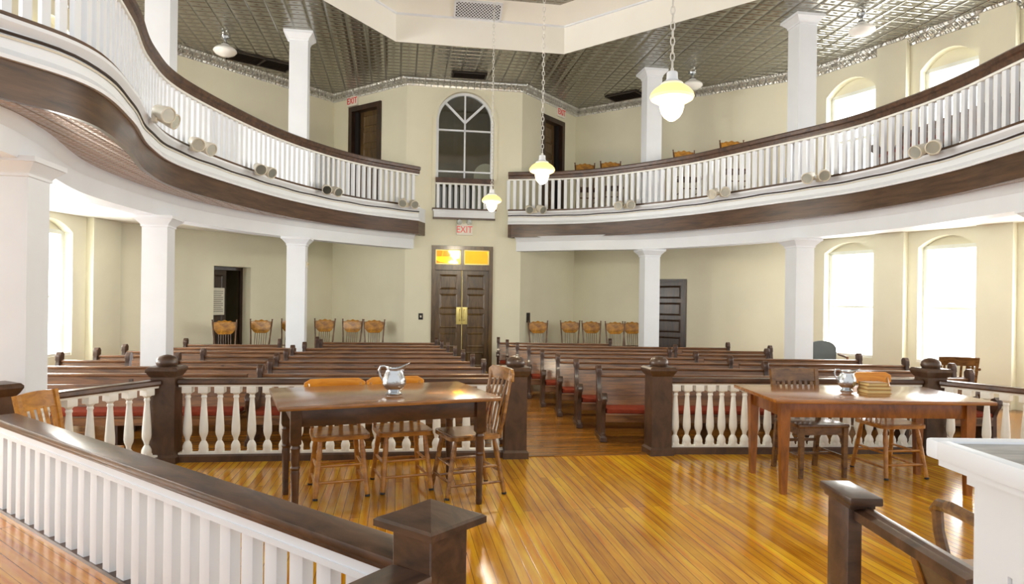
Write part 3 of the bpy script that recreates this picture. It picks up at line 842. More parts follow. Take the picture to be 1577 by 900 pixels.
# grille on the sloped tray panel
wT = Wall(TR[0], TR[7])
p = wT.pt(wT.L*.47, ZB, 0)
r = thing('return_air_grille', 'white framed lattice grille on sloped panel of raised ceiling tray', 'grille', (p[0], p[1], ZB+.005), atan2(wT.d.y, wT.d.x))
slope = atan2(ZT-ZB, .34)
def slopeT(): return Matrix.Rotation(-slope, 4, 'X') @ Matrix.Rotation(0, 4, 'Z')
gx, gy = .37, .32
def S_(mb):
    mb.T = slopeT(); return mb
m = S_(MB()); m.box(-gx, gx, -gy, .0, -.012, -.002); m.build('backing', M['black'], r)
m = S_(MB()); m.box(-gx-.03, -gx, -gy-.02, .0, -.03, 0); m.box(gx, gx+.03, -gy-.02, .0, -.03, 0); m.box(-gx-.03, gx+.03, -.03, .0, -.03, 0); m.box(-gx-.03, gx+.03, -gy-.03, -gy, -.03, 0); m.build('frame', M['white'], r)
m = S_(MB())
for i in range(-8, 20):
    for s_ in (-1, 1):
        x0 = -gx + i*.055
        # diagonal bars clipped to the rectangle
        pts = []
        for t_ in range(0, 41):
            yy = -gy + (gy-.03)*t_/40; xx = x0 + s_*(yy+gy) if s_ > 0 else x0 + (yy+gy)*-1 + .3
            if -gx <= xx <= gx: pts.append((xx, yy))
        if len(pts) > 2: m.beam((pts[0][0], pts[0][1], -.018), (pts[-1][0], pts[-1][1], -.018), .012, .006)
m.build('lattice', M['white'], r)

# pendants
def pendant(x, y, z, label):
    r = thing('pendant_lamp', label, 'pendant lamp', (x, y, z), 0, 'acorn glass pendants')
    m = MB(); m.lathe([(.032, .165), (.036, .16), (.038, .12), (.045, .105), (.065, .095), (.075, .085), (.07, .075), (0, .07)], 20); m.build('fitter', M['white'], r)
    m = MB(); m.lathe([(.0, .165), (.012, .166), (.012, .19), (.0, .192)], 10); m.build('cap', M['chain'], r)
    m = MB(); m.lathe([(.06, .082), (.085, .07), (.12, .045), (.142, .018), (.147, -.002), (.138, -.02), (.11, -.036), (.084, -.044)], 28); m.build('glass_brim', M['lampbrim'], r)
    m = MB(); m.lathe([(.084, -.043), (.082, -.055), (.08, -.075), (.07, -.11), (.05, -.14), (.02, -.162), (0, -.166)], 28); m.build('glass_bowl', M['lamp'], r)
    top = ZT - z
    m = MB(); n = int((top-.19)/.052)
    for i in range(n):
        zz = .19 + (top-.19)*(i+.5)/n; hl_ = (top-.19)/n*.62; w_ = .014
        pts = []
        for q in range(9):
            a = 2*pi*q/8
            c_, s_ = w_*cos(a), hl_*sin(a)
            pts.append((c_, 0, zz+s_) if i % 2 else (0, c_, zz+s_))
        m.tube(pts, .0042, 5, False)
    m.build('chain', M['chain'], r)
    m = MB(); m.lathe([(.0, top), (.07, top), (.06, top-.03), (.015, top-.05), (0, top-.05)], 16); m.build('canopy', M['chain'], r)
    return r
pendant(1.06, 4.6, 2.835, 'lit acorn shaped pendant lamp on chain, biggest and closest to the camera')
pendant(.325, 7.8, 2.94, 'lit acorn shaped pendant lamp on chain, middle one of three')
pendant(-.32, 10.1, 2.915, 'lit acorn shaped pendant lamp on chain, farthest, in front of the bay')

# ------------------------------------------------------------------ bar railings with turned balusters
RZ = .725     # rail top
def newel(x, y, rz, label, ball=True):
    r = thing('newel_post', label, 'post', (x, y, 0), rz)
    m = MB(); m.square([(.118, 0), (.118, .055), (.10, .075), (.098, .76)]); m.build('shaft', M['newel'], r, 20)
    m = MB(); m.square([(.10, .745), (.115, .765), (.125, .785), (.132, .80), (.132, .815), (.118, .832), (.06, .838)]); m.build('cap', M['newel'], r, 24)
    if ball:
        m = MB(); m.lathe([(.075, .832), (.085, .845), (.09, .865), (.083, .895), (.06, .918), (.03, .93), (0, .934)], 20); m.build('dome', M['newel'], r)
    return r
ra = atan2(P2[1]-P1[1], P2[0]-P1[0]); rb = atan2(P4[1]-P3[1], P4[0]-P3[0])
newel(P1[0], P1[1], ra, 'dark newel post with domed top at left corner of the bar railing')
newel(P2[0], P2[1], ra, 'dark newel post with domed top left of the aisle opening')
newel(P3[0], P3[1], .17, 'dark newel post with domed top right of the aisle opening')
newel(P4[0], P4[1], rb, 'dark newel post with domed top behind the right table')
newel(PLN[0], PLN[1], ra+.9, 'dark flat-capped newel post at the left edge in front of the big column', False)
tb_prof = [(.030, .075), (.031, .10), (.034, .12), (.033, .14), (.024, .165), (.014, .182), (.017, .192), (.017, .2), (.020, .21), (.029, .235), (.032, .26), (.031, .31), (.026, .40), (.021, .48), (.0175, .535), (.017, .55), (.021, .558), (.021, .57), (.017, .578), (.024, .592), (.033, .60)]
tb0 = [None]
def bar_section(A, B, label, pitch=.12, gap=.11):
    A = Vector(A); B = Vector(B); d = (B-A).normalized(); L = (B-A).length
    r = thing('bar_railing', label, 'railing', (A.x, A.y, 0), atan2(d.y, d.x))
    a, b = gap, L-gap
    m = MB(); m.prism([(-.05, 0), (.05, 0), (.05, .05), (.04, .065), (-.04, .065), (-.05, .05)], a, b, 'yz'); m.build('bottom_rail', M['newel'], r)
    m = MB(); m.prism([(-.03, .065), (.03, .065), (.03, .08), (-.03, .08)], a, b, 'yz'); m.build('shoe', M['ivory'], r)
    m = MB(); m.prism([(-.035, .655), (.035, .655), (.04, .675), (-.04, .675)], a, b, 'yz'); m.build('stringer', M['ivory'], r)
    m = MB(); m.prism([(-.05, .675), (.05, .675), (.062, .69), (.06, .715), (.045, .725), (-.045, .725), (-.06, .715), (-.062, .69)], a, b, 'yz'); m.build('top_rail', M['rail'], r)
    n = int((b-a)/pitch)
    for i in range(n):
        x = a + (b-a)*(i+.5)/n
        if tb0[0] is None:
            m = MB(); m.lathe([(a_*1.18, b_) for a_, b_ in tb_prof], 12); m.square([(.038, .6), (.04, .605), (.04, .655)]); m.square([(.033, .078), (.033, .10), (.028, .115)])
            o = m.build('turned_baluster', M['ivory'], r); o.location = (x, 0, 0); tb0[0] = o
        else: dup_part(tb0[0], r, (x, 0, 0))
    return r
bar_section(P1, P2, 'white turned baluster railing with dark rail behind the left table', .131)
bar_section(P3, P4, 'white turned baluster railing with dark rail behind the right table', .112)
bar_section(PLN, P1, 'short angled railing of white turned balusters at the left near the big column', .15)
bar_section(P4, PRN, 'angled railing of white turned balusters at the right behind the white desk', .15)
m = MB(); m.beam((P2[0]+.1, P2[1]+.02, .003), (P3[0]-.1, P3[1]-.01, .003), .1, .008); struct('trim_threshold', m, M['aisle'])

# ------------------------------------------------------------------ jury railing (foreground left)
JZ = .13
jr = thing('jury_railing', 'long foreground railing of white square balusters with broad dark top rail at left', 'railing', (J0.x, J0.y, 0), atan2(rd.y, rd.x))
JL = 3.66
m = MB(); m.cbox(.075, JL, -.075, .07, .675, .705, .008); m.cbox(.075, JL, -.06, .055, .655, .676, .004); m.build('top_rail', M['rail'], jr)
m = MB(); m.box(.075, JL, -.05, .05, .62, .656); m.box(.075, JL, -.03, .055, .60, .622); m.build('white_fascia', M['white'], jr)
m = MB(); m.box(.075, JL, -.03, .03, JZ, JZ+.018); m.build('base_strip', M['rail'], jr)
b0 = None
n = 24
for i in range(n):
    x = .16 + i*.149
    if b0 is None:
        m = MB(); m.cbox(-.0375, .0375, -.022, .022, JZ+.016, .605, .003); b0 = m.build('baluster', M['white'], jr); b0.location = (x, 0, 0)
    else: dup_part(b0, jr, (x, 0, 0))
def pyramid_post(name, label, x, y, rz, half, cap, z0, zc):
    r = thing(name, label, 'post', (x, y, z0), rz)
    m = MB(); m.square([(half, 0), (half, zc-z0)]); m.build('shaft', M['rail'], r, 20, .004)
    z = zc-z0
    m = MB(); m.square([(half+.004, z-.004), (cap-.012, z), (cap, z+.006), (cap, z+.024), (cap-.008, z+.03), (cap-.022, z+.034), (.0, z+.078)]); m.build('pyramid_cap', M['rail'], r, 15)
    return r
pyramid_post('newel_post', 'big dark newel post with pyramid cap at front end of the foreground railing', J0.x, J0.y, atan2(rd.y, rd.x), .075, .114, 0, .80)
rr_ = thing('return_railing', 'short dark railing running from pyramid capped post toward the camera', 'railing', (J0.x, J0.y, 0), atan2(b1.y, b1.x))
m = MB(); m.cbox(.075, .95, -.075, .075, .66, .70, .008); m.build('top_rail', M['rail'], rr_)
m = MB(); m.box(.075, .93, -.035, .035, .12, .66); m.build('panel', M['rail'], rr_)

# ------------------------------------------------------------------ right foreground: handrail post and white desk
hr = thing('handrail', 'dark wooden handrail with flat capped post in front of the white desk', 'handrail', (1.13, 2.24, 0))
m = MB(); m.cbox(-.047, -.002, -.06, .08, 0, .815, .004); m.build('post', M['rail'], hr)
m = MB(); m.cbox(-.06, .045, -.10, .12, .814, .841, .007); m.cbox(-.053, .03, -.08, .1, .80, .816, .004); m.build('post_cap', M['rail'], hr)
m = MB(); m.prism([(-.03, .762), (.022, .762), (.022, .802), (.015, .806), (-.002, .806), (-.006, .796), (-.03, .79)], -.60, -.05, 'xz'); m.build('rail_bar', M['rail'], hr)

dk = thing('white_desk', 'white panelled bench with grey inset top at the right edge', 'desk', (.985, .55, 0))
m = MB()
W_, D_ = 1.6, 1.07
m.cbox(0, W_, D_-.045, D_, 1.092, 1.137, .008); m.cbox(0, .035, 0, D_-.04, 1.092, 1.137, .008); m.cbox(W_-.04, W_, 0, D_, 1.092, 1.137, .008); m.cbox(0, W_, 0, .045, 1.092, 1.137, .008)
m.box(.02, W_-.02, .02, D_-.02, 1.075, 1.1)
m.build('top_edge', M['white'], dk)
m = MB(); m.box(.033, W_-.04, .04, D_-.04, 1.1, 1.131); m.build('grey_top', M['greytop'], dk)
m = MB()
m.box(.13, W_-.05, .08, D_-.03, 0, 1.08)
m.box(.09, W_-.05, .06, D_-.015, 1.03, 1.078)
# stiles and rails leave recessed panels on the face toward the room
m.box(.105, .131, .94, D_-.02, 0, 1.03); m.box(.105, .131, .08, .94, .86, 1.03); m.box(.105, .131, .08, .94, 0, .12); m.box(.105, .131, .08, .16, .12, .86)
m.build('body', M['white'], dk)
m = MB(); m.box(.114, .129, .16, .939, .842, .859); m.box(.114, .129, .922, .939, .121, .842); m.build('panel_moulding', M['white'], dk)

# ------------------------------------------------------------------ tables
def table(name, label, cx, cy, rz, L, D, H, legs, top, frame, legm, turned=False):
    r = thing(name, label, 'table', (cx, cy, 0), rz)
    m = MB(); m.cbox(-L/2, L/2, -D/2, D/2, H-.028, H, .008); m.build('tabletop', top, r)
    lx, ly = legs
    t = .025
    for sy in (-1, 1):
        m = MB(); m.cbox(-lx, lx, sy*ly-t/2, sy*ly+t/2, H-.15, H-.028, .003); m.build('apron', frame, r)
    for sx in (-1, 1):
        m = MB(); m.cbox(sx*lx-t/2, sx*lx+t/2, -ly, ly, H-.15, H-.028, .003); m.build('end_apron', frame, r)
    for sx in (-1, 1):
        for sy in (-1, 1):
            m = MB()
            if turned:
                m.square([(.034, H-.03), (.034, H-.25), (.03, H-.26)])
                m.lathe([(.02, 0), (.024, .02), (.022, .05), (.024, .2), (.029, .32), (.026, .345), (.032, .36), (.026, .372), (.031, .42), (.028, H-.30), (.033, H-.285), (.027, H-.27), (.032, H-.255)], 14)
            else:
                m.square([(.022, 0), (.036, H-.16), (.036, H-.03)])
            o = m.build('leg', legm, r, 25); o.location = (sx*lx, sy*ly, 0)
    return r
table('wooden_table', 'dark wooden table on turned legs holding one silver pitcher, left of the aisle', -.93, 4.92, radians(22.8), 1.48, .97, .77, (.625, .355), M['table'], M['tabledark'], M['tabledark'], True)
table('wooden_table', 'reddish oak table on square tapered legs holding pitcher and books, right of the aisle', 2.785, 5.52, radians(1.0), 1.66, .92, .735, (.71, .315), M['tableoak'], M['tableoakleg'], M['tableoakleg'])

def pitcher(x, y, z, rz, sc, label, tall):
    r = thing('pitcher', label, 'pitcher', (x, y, z), rz); r.scale = (sc, sc, sc)
    pr = [(0, 0), (.052, 0), (.056, .006), (.05, .014), (.036, .024), (.04, .032), (.062, .05), (.077, .078), (.08, .10), (.074, .13), (.062, .158), (.054, .178), (.052, .19)]
    n = 28; vs = []; fs = []
    prof = pr + [(.056, .205), (.060, .214)]
    m = MB(); kk = len(prof)
    for i in range(n):
        a = 2*pi*i/n
        for j, (rad, zz) in enumerate(prof):
            x_, y_ = rad*1.08*cos(a), rad*1.08*sin(a)
            if j >= kk-4:                      # pull a spout towards +x and lift it
                w_ = max(0, cos(a))**4; q = (j-(kk-5))/4
                x_ += .055*w_*q; zz += .045*w_*q*tall; y_ *= (1-.35*w_*q)
                zz -= .012*(abs(sin(a))**2)*q
            vs.append((x_, y_, zz))
    for i in range(n):
        j = (i+1) % n
        for q in range(kk-1): fs.append((i*kk+q, j*kk+q, j*kk+q+1, i*kk+q+1))
    m.add(vs, fs); ob = m.build('body', M['silver'], r, 50)
    sd = ob.modifiers.new('thick', 'SOLIDIFY'); sd.thickness = .003
    m = MB(); m.tube([(-.052, 0, .195), (-.075, 0, .215), (-.1, 0, .212), (-.112, 0, .185), (-.108, 0, .15), (-.09, 0, .115), (-.072, 0, .09)], [.007, .008, .009, .009, .008, .007, .006], 8); m.build('handle', M['silver'], r)
pitcher(-.827, 4.83, .77, .12, .93, 'silver pitcher standing on the left dark table', .7)
pitcher(2.755, 5.6, .735, radians(-15), .82, 'silver pitcher standing on the right table beside stacked books', .4)
for i, (dx, dy, rz, sx, sy, h_, c) in enumerate(((0, 0, .05, .2, .15, .032, 'bottom'), (.004, .003, -.06, .19, .145, .028, 'middle'), (-.006, .0, .1, .17, .13, .026, 'top'))):
    z = .735 + (0, .032, .06)[i]
    r = thing('book', 'tan book with pale page edges, %s one of the stack on the right table' % c, 'book', (2.945+dx, 5.53+dy, z), rz, 'stacked books')
    m = MB(); m.box(-sx/2, sx/2, -sy/2, sy/2, 0, .004); m.box(-sx/2, sx/2, -sy/2, sy/2, h_-.004, h_); m.box(-sx/2, sx/2, sy/2-.005, sy/2, 0, h_); m.build('cover', M['bookcover'], r)
    m = MB(); m.box(-sx/2+.006, sx/2-.006, -sy/2+.006, sy/2-.005, .004, h_-.004); m.build('pages', M['pages'], r)

# ------------------------------------------------------------------ chairs
def seat_poly(wf, wb, d, rnd=.05):
    pts = []
    corners = [(-wf/2, -d/2), (wf/2, -d/2), (wb/2, d/2), (-wb/2, d/2)]
    for i, c in enumerate(corners):
        a = Vector(corners[i-1]); b = Vector(c); e = Vector(corners[(i+1) % 4])
        p = b + (a-b).normalized()*rnd; q = b + (e-b).normalized()*rnd
        for t in range(5):
            u = t/4; pts.append(tuple((1-u)**2*p + 2*u*(1-u)*b + u*u*q))
    return pts
def turned_chair(name, label, loc, rz, mw, mrail, zs=.45, top=.81, wtop=.47, slats=4, rail_h=.085, flat=True, cat='chair', group=None):
    """wooden chair: saddle seat, splayed turned legs, box stretchers, slat back with broad top rail; faces -y"""
    r = thing(name, label, cat, loc, rz, group)
    m = MB(); P_ = seat_poly(.42, .40, .42, .07)
    m.prism(P_, zs-.034, zs-.004); m.prism([(x*.9, y*.9) for x, y in P_], zs-.004, zs); m.build('seat', mw, r, 40)
    legs = {}
    for sx in (-1, 1):
        for sy in (-1, 1):
            a = (sx*.145, sy*.15, zs-.03); b = (sx*.185, sy*.225, 0)
            pt = lambda t, a=a, b=b: tuple(a[i]+(b[i]-a[i])*t for i in range(3))
            m = MB(); m.tube([pt(0), pt(.12), pt(.3), pt(.36), pt(.42), pt(.8), pt(.86), pt(.97), pt(1)], [.014, .018, .021, .017, .02, .017, .019, .015, .014], 10)
            l = m.build('leg', mw, r)
            m = MB(); m.tube([pt(.965), pt(1)], [.018, .019], 10); m.build('foot_glide', M['black'], l)
            legs[(sx, sy)] = pt
    def st(k1, t1, k2, t2, nm='stretcher'):
        m = MB(); a = Vector(legs[k1](t1)); b = Vector(legs[k2](t2)); c = (a+b)/2
        m.tube([a, a.lerp(b, .25), c, a.lerp(b, .75), b], [.008, .011, .012, .011, .008], 8); m.build(nm, mw, r)
    st((-1, -1), .72, (1, -1), .72); st((-1, 1), .6, (1, 1), .6)
    for sx in (-1, 1): st((sx, -1), .5, (sx, 1), .5); st((sx, -1), .78, (sx, 1), .78)
    st((-1, -1), .45, (1, -1), .45)
    yb0, yb1 = .185, .275
    zr = top-rail_h
    for sx in (-1, 1):
        m = MB(); m.tube([(sx*.175, yb0, zs-.01), (sx*.19, yb0+.02, zs+.1), (sx*wtop*.42, yb1-.02, zr), (sx*wtop*.43, yb1, zr+rail_h*.6)], [.014, .016, .014, .012], 8); m.build('back_post', mw, r)
    for i in range(slats):
        x = -.115 + .23*i/(slats-1)
        m = MB()
        if flat:
            m.beam((x, yb0+.005, zs-.01), (x*1.22, yb0+.045, zs+.16), .032, .008, (0, -1, .2)); m.beam((x*1.22, yb0+.045, zs+.155), (x*1.4, yb1+.012, zr+.02), .032, .008, (0, -1, .2))
        else: m.tube([(x, yb0+.005, zs-.01), (x*1.2, yb0+.04, zs+.17), (x*1.35, yb1+.012, zr+.02)], [.008, .011, .008], 8)
        m.build('slat', mw, r)
    m = MB(); n = 10; pr = []
    vs = []; fs = []
    for i in range(n+1):
        u = -1+2*i/n; x = u*wtop/2; y = yb1 + .035*(1-u*u) - .012
        e = .028*max(0, abs(u)-.82)/.18
        for dy, z in ((-.011, zr+e*.4), (.011, zr+e*.4), (.013, top-e), (-.009, top-e)): vs.append((x, y+dy, z))
    for i in range(n):
        for q in range(4): fs.append((i*4+q, i*4+(q+1) % 4, (i+1)*4+(q+1) % 4, (i+1)*4+q))
    fs += [(3, 2, 1, 0), tuple(n*4+q for q in range(4))]
    m.add(vs, fs); m.build('top_rail', mrail, r, 40, .004)
    return r
turned_chair('oak_chair', 'golden oak chair behind the left table, left one of the pair', (-1.29, 5.13, 0), radians(21), M['oak'], M['oakbright'])
turned_chair('oak_chair', 'golden oak chair behind the left table, right one behind the pitcher', (-.845, 5.31, 0), radians(21), M['oak'], M['oakbright'])
turned_chair('oak_chair', 'shiny oak chair turned sideways at right end of the left table', (-.32, 5.17, 0), radians(-66), M['oakmid'], M['oakmid'], .455, .93, .46, 5, .10, False)
turned_chair('oak_chair', 'golden oak chair with rounded back behind the right table beside the newel post', (3.26, 5.88, 0), radians(8), M['oak'], M['oakbright'], .45, .84, .42, 6, .10, False)

def square_chair(name, label, loc, rz, mw, zs=.45, top=.88, w=.40, slats=6, arms=False, mseat=None, mtop=None, cat='chair'):
    """straight framed chair: square legs, flat rails, row of short slats; faces -y"""
    r = thing(name, label, cat, loc, rz)
    mseat = mseat or mw
    m = MB(); m.cbox(-w/2-.01, w/2+.01, -.22, .19, zs-.03, zs, .01); m.build('seat', mseat, r)
    m = MB(); m.box(-w/2+.01, w/2-.01, -.20, -.18, zs-.09, zs-.03); m.box(-w/2+.01, -w/2+.03, -.2, .19, zs-.09, zs-.03); m.box(w/2-.03, w/2-.01, -.2, .19, zs-.09, zs-.03); m.box(-w/2+.01, w/2-.01, .17, .19, zs-.09, zs-.03); m.build('seat_rail', mw, r)
    for sx in (-1, 1):
        m = MB(); m.square([(.015, 0), (.02, zs-.1), (.021, zs-.03)]); o = m.build('front_leg', mw, r, 25); o.location = (sx*(w/2-.02), -.195, 0)
        m = MB()
        m.beam((sx*(w/2-.02), .235, 0), (sx*(w/2-.02), .18, zs), .034, .036, (0, -1, 0)); m.beam((sx*(w/2-.02), .18, zs-.02), (sx*(w/2-.005), .265, top-.005), .034, .034, (0, -1, 0)); m.build('rear_leg', mw, r)
        m = MB(); m.beam((sx*(w/2-.02), -.195, .17), (sx*(w/2-.02), .215, .17), .014, .026); m.build('stretcher', mw, r)
    m = MB(); m.beam((-w/2+.02, .0, .17), (w/2-.02, .0, .17), .026, .014); m.build('stretcher', mw, r)
    m = MB(); m.beam((-w/2+.02, .21, .24), (w/2-.02, .21, .24), .014, .026); m.build('stretcher', mw, r)
    yb = lambda z: .18 + .085*(z-zs)/(top-zs)
    m = MB(); zt = top; z0 = top-.115
    n = 8; vs = []; fs = []
    for i in range(n+1):
        u = -1+2*i/n; c = .016*(1-u*u)
        for y, z in ((yb(z0)-.010+c, z0), (yb(z0)+.010+c, z0), (yb(zt)+.010+c, zt-.008*u*u), (yb(zt)-.010+c, zt-.008*u*u)): vs.append((u*(w/2-.0), y, z))
    for i in range(n):
        for q in range(4): fs.append((i*4+q, i*4+(q+1) % 4, (i+1)*4+(q+1) % 4, (i+1)*4+q))
    fs += [(3, 2, 1, 0), tuple(n*4+q for q in range(4))]
    m.add(vs, fs); m.build('top_rail', mtop or mw, r, 40, .004)
    zl = zs+.09
    m = MB(); m.beam((-w/2+.02, yb(zl), zl), (w/2-.02, yb(zl), zl), .018, .04); m.build('lower_rail', mw, r)
    for i in range(slats):
        x = -w/2+.055 + (w-.11)*i/(slats-1)
        m = MB(); m.beam((x, yb(zl), zl), (x, yb(z0)+.008, z0+.01), .026, .009, (0, -1, .2)); m.build('slat', mw, r)
    if arms:
        for sx in (-1, 1):
            x = sx*(w/2+.02)
            a = MB(); a.tube([(x, .23, zs+.215), (x, .1, zs+.225), (x, -.12, zs+.23), (x, -.2, zs+.222), (x, -.235, zs+.19)], [.02, .022, .026, .026, .02], 8); ao = a.build('armrest', mw, r)
            a = MB(); a.tube([(x, -.215, zs+.2), (x, -.205, zs+.12), (x*.99, -.17, zs+.03), (x*.97, -.165, zs-.06)], [.022, .022, .024, .022], 8); a.build('arm_support', mw, ao)
    return r
square_chair('dark_chair', 'dark wooden slat back chair behind the right table', (2.57, 5.86, 0), radians(8), M['chairdark'], .45, .87, .43, 7)
square_chair('oak_chair', 'golden slat back chair behind the foreground railing at far left', (-2.84, 4.45, 0), radians(88), M['oak'], .43, .81, .35, 5)
square_chair('wooden_armchair', 'brown wooden armchair with tan seat beside the white desk', (1.98, 2.56, 0), radians(180), M['chairdark'], .42, .86, .44, 6, True, M['pinkseat'])
square_chair('oak_chair', 'low golden chair with dark top rail under the dark handrail', (1.575, 1.99, 0), radians(90), M['oak'], .40, .65, .40, 4, mtop=M['rail'])
square_chair('wooden_armchair', 'pale wooden slat back armchair by the second right window', (5.78, 8.92, 0), radians(160), M['chairdark'], .43, .80, .42, 6, True)
# grey upholstered armchair near the first right window
r = thing('grey_armchair', 'grey upholstered armchair with wooden arms below the first right window', 'armchair', (4.86, 10.55, 0), radians(-8))
m = MB(); m.prism(seat_poly(.46, .44, .46, .06), .38, .46); m.build('seat', M['greyfabric'], r)
m = MB()
pts = [(-.21, .46)] + [(.21, .46)] + [(.21*cos(pi*i/12)**1 if True else 0, .74+.13*sin(pi*i/12)) for i in range(13)]
m.prism(pts, .17, .23, 'xz'); m.build('backrest', M['greyfabric'], r, 40, .012)
for sx in (-1, 1):
    m = MB(); m.tube([(sx*.25, .2, .66), (sx*.26, 0, .65), (sx*.26, -.18, .64), (sx*.25, -.21, .58), (sx*.24, -.2, .4)], .018, 8); m.build('armrest', M['pressedframe'], r)
    for sy in (-1, 1):
        m = MB(); m.tube([(sx*.2, sy*.18, .39), (sx*.22, sy*.21, 0)], [.02, .014], 8); m.build('leg', M['pressedframe'], r)

# pressed-back chairs standing along the wall
def pressed_chair():
    r = thing('pressed_back_chair', 'x', 'chair')
    zs = .46
    m = MB(); m.prism(seat_poly(.42, .38, .40, .08), zs-.03, zs); m.build('seat', M['pressedframe'], r)
    for sx in (-1, 1):
        m = MB(); m.tube([(sx*.15, -.15, zs-.02), (sx*.17, -.18, .25), (sx*.18, -.19, 0)], [.016, .02, .014], 8); m.build('front_leg', M['pressedframe'], r)
        m = MB(); m.tube([(sx*.17, .25, 0), (sx*.16, .19, zs-.02)], [.014, .017], 8); m.build('rear_leg', M['pressedframe'], r)
        m = MB(); m.tube([(sx*.165, .175, zs-.03), (sx*.165, .19, zs+.1), (sx*.175, .22, zs+.25), (sx*.195, .255, zs+.52), (sx*.198, .26, zs+.55), (sx*.2, .262, zs+.575)], [.014, .016, .012, .015, .010, .016], 8); m.build('back_post', M['pressedframe'], r)
        m = MB(); m.tube([(sx*.16, -.17, .2), (sx*.165, .22, .2)], .009, 6); m.build('stretcher', M['pressedframe'], r)
    m = MB(); m.tube([(-.165, -.18, .26), (.165, -.18, .26)], .011, 6); m.build('stretcher', M['pressedframe'], r)
    top = [(.18, zs+.53), (.13, zs+.535), (.10, zs+.555), (.05, zs+.545), (0, zs+.57), (-.05, zs+.545), (-.10, zs+.555), (-.13, zs+.535), (-.18, zs+.53)]
    low = [(-.175, zs+.40), (-.14, zs+.35), (-.10, zs+.315), (.10, zs+.315), (.14, zs+.35), (.175, zs+.40)]
    pl = top + low
    vs = []; n = len(pl)
    for dy in (-.009, .009):
        for x, z in pl: vs.append((x, .235 + .09*(z-zs-.4) + .02*(1-(x/.18)**2) + dy, z))
    tr = tessellate_polygon([[Vector((a, b, 0)) for a, b in pl]])
    m = MB(); m.add(vs, [tuple(t) for t in tr] + [tuple(i+n for i in reversed(t)) for t in tr] + [(i, (i+1) % n, n+(i+1) % n, n+i) for i in range(n)])
    m.build('crest_panel', M['pressed'], r, 40)
    for i in range(6):
        x = -.10 + .2*i/5
        m = MB(); m.tube([(x*.95, .175, zs-.005), (x, .2, zs+.16), (x, .235, zs+.325)], .006, 6); m.build('spindle', M['pressedframe'], r)
    m = MB(); m.tube([(-.165, .19, zs+.07), (0, .205, zs+.07), (.165, .19, zs+.07)], .010, 6); m.build('lower_rail', M['pressedframe'], r)
    return r
pc = pressed_chair()
wallchairs = [
    (-4.93, 11.78, 0, 28, 'pressed back oak chair angled in front of the open dark doorway at left'),
    (-4.62, 12.36, 0, 2, 'pressed back oak chair just right of the dark doorway under left gallery'),
    (-4.22, 12.75, 0, -6, 'pressed back oak chair half hidden behind the far left column'),
    (-3.66, 13.15, 0, 2, 'pressed back oak chair left of the main door, first right of the column'),
    (-3.13, 13.1, 0, -4, 'pressed back oak chair left of the main door, middle of three'),
    (-2.63, 12.98, 0, 8, 'pressed back oak chair left of the main door, nearest the door'),
    (.56, 13.62, 0, 6, 'pressed back oak chair right of the main door, under the dark switch box'),
    (1.22, 14.0, 0, 0, 'pressed back oak chair right of the main door, second from the door'),
    (1.68, 13.9, 0, 6, 'pressed back oak chair right of the main door, middle of the group'),
    (2.10, 13.72, 0, -4, 'pressed back oak chair right of the main door, fourth from the door'),
    (2.52, 13.92, 0, 4, 'pressed back oak chair right of the main door, cut off by the column'),
    (1.44, 13.48, ZD, 2, 'pressed back oak chair on right gallery, left of two showing above the rail'),
    (1.92, 13.28, ZD, 0, 'pressed back oak chair on right gallery, right of two showing above the rail'),
    (3.12, 12.2, ZD, 4, 'oak chair on right gallery, only its top showing right of the column'),
    (3.7, 11.4, ZD, -4, 'oak chair on right gallery, only its top showing left of upper windows'),
]
for i, (x, y, z, a, lb) in enumerate(wallchairs):
    o = pc if i == 0 else dup(pc, (0, 0, 0), 0, lb)
    o.location = (x, y, z); o.rotation_euler = (0, 0, radians(a)); o['label'] = lb; o['group'] = 'pressed back chairs along the walls'

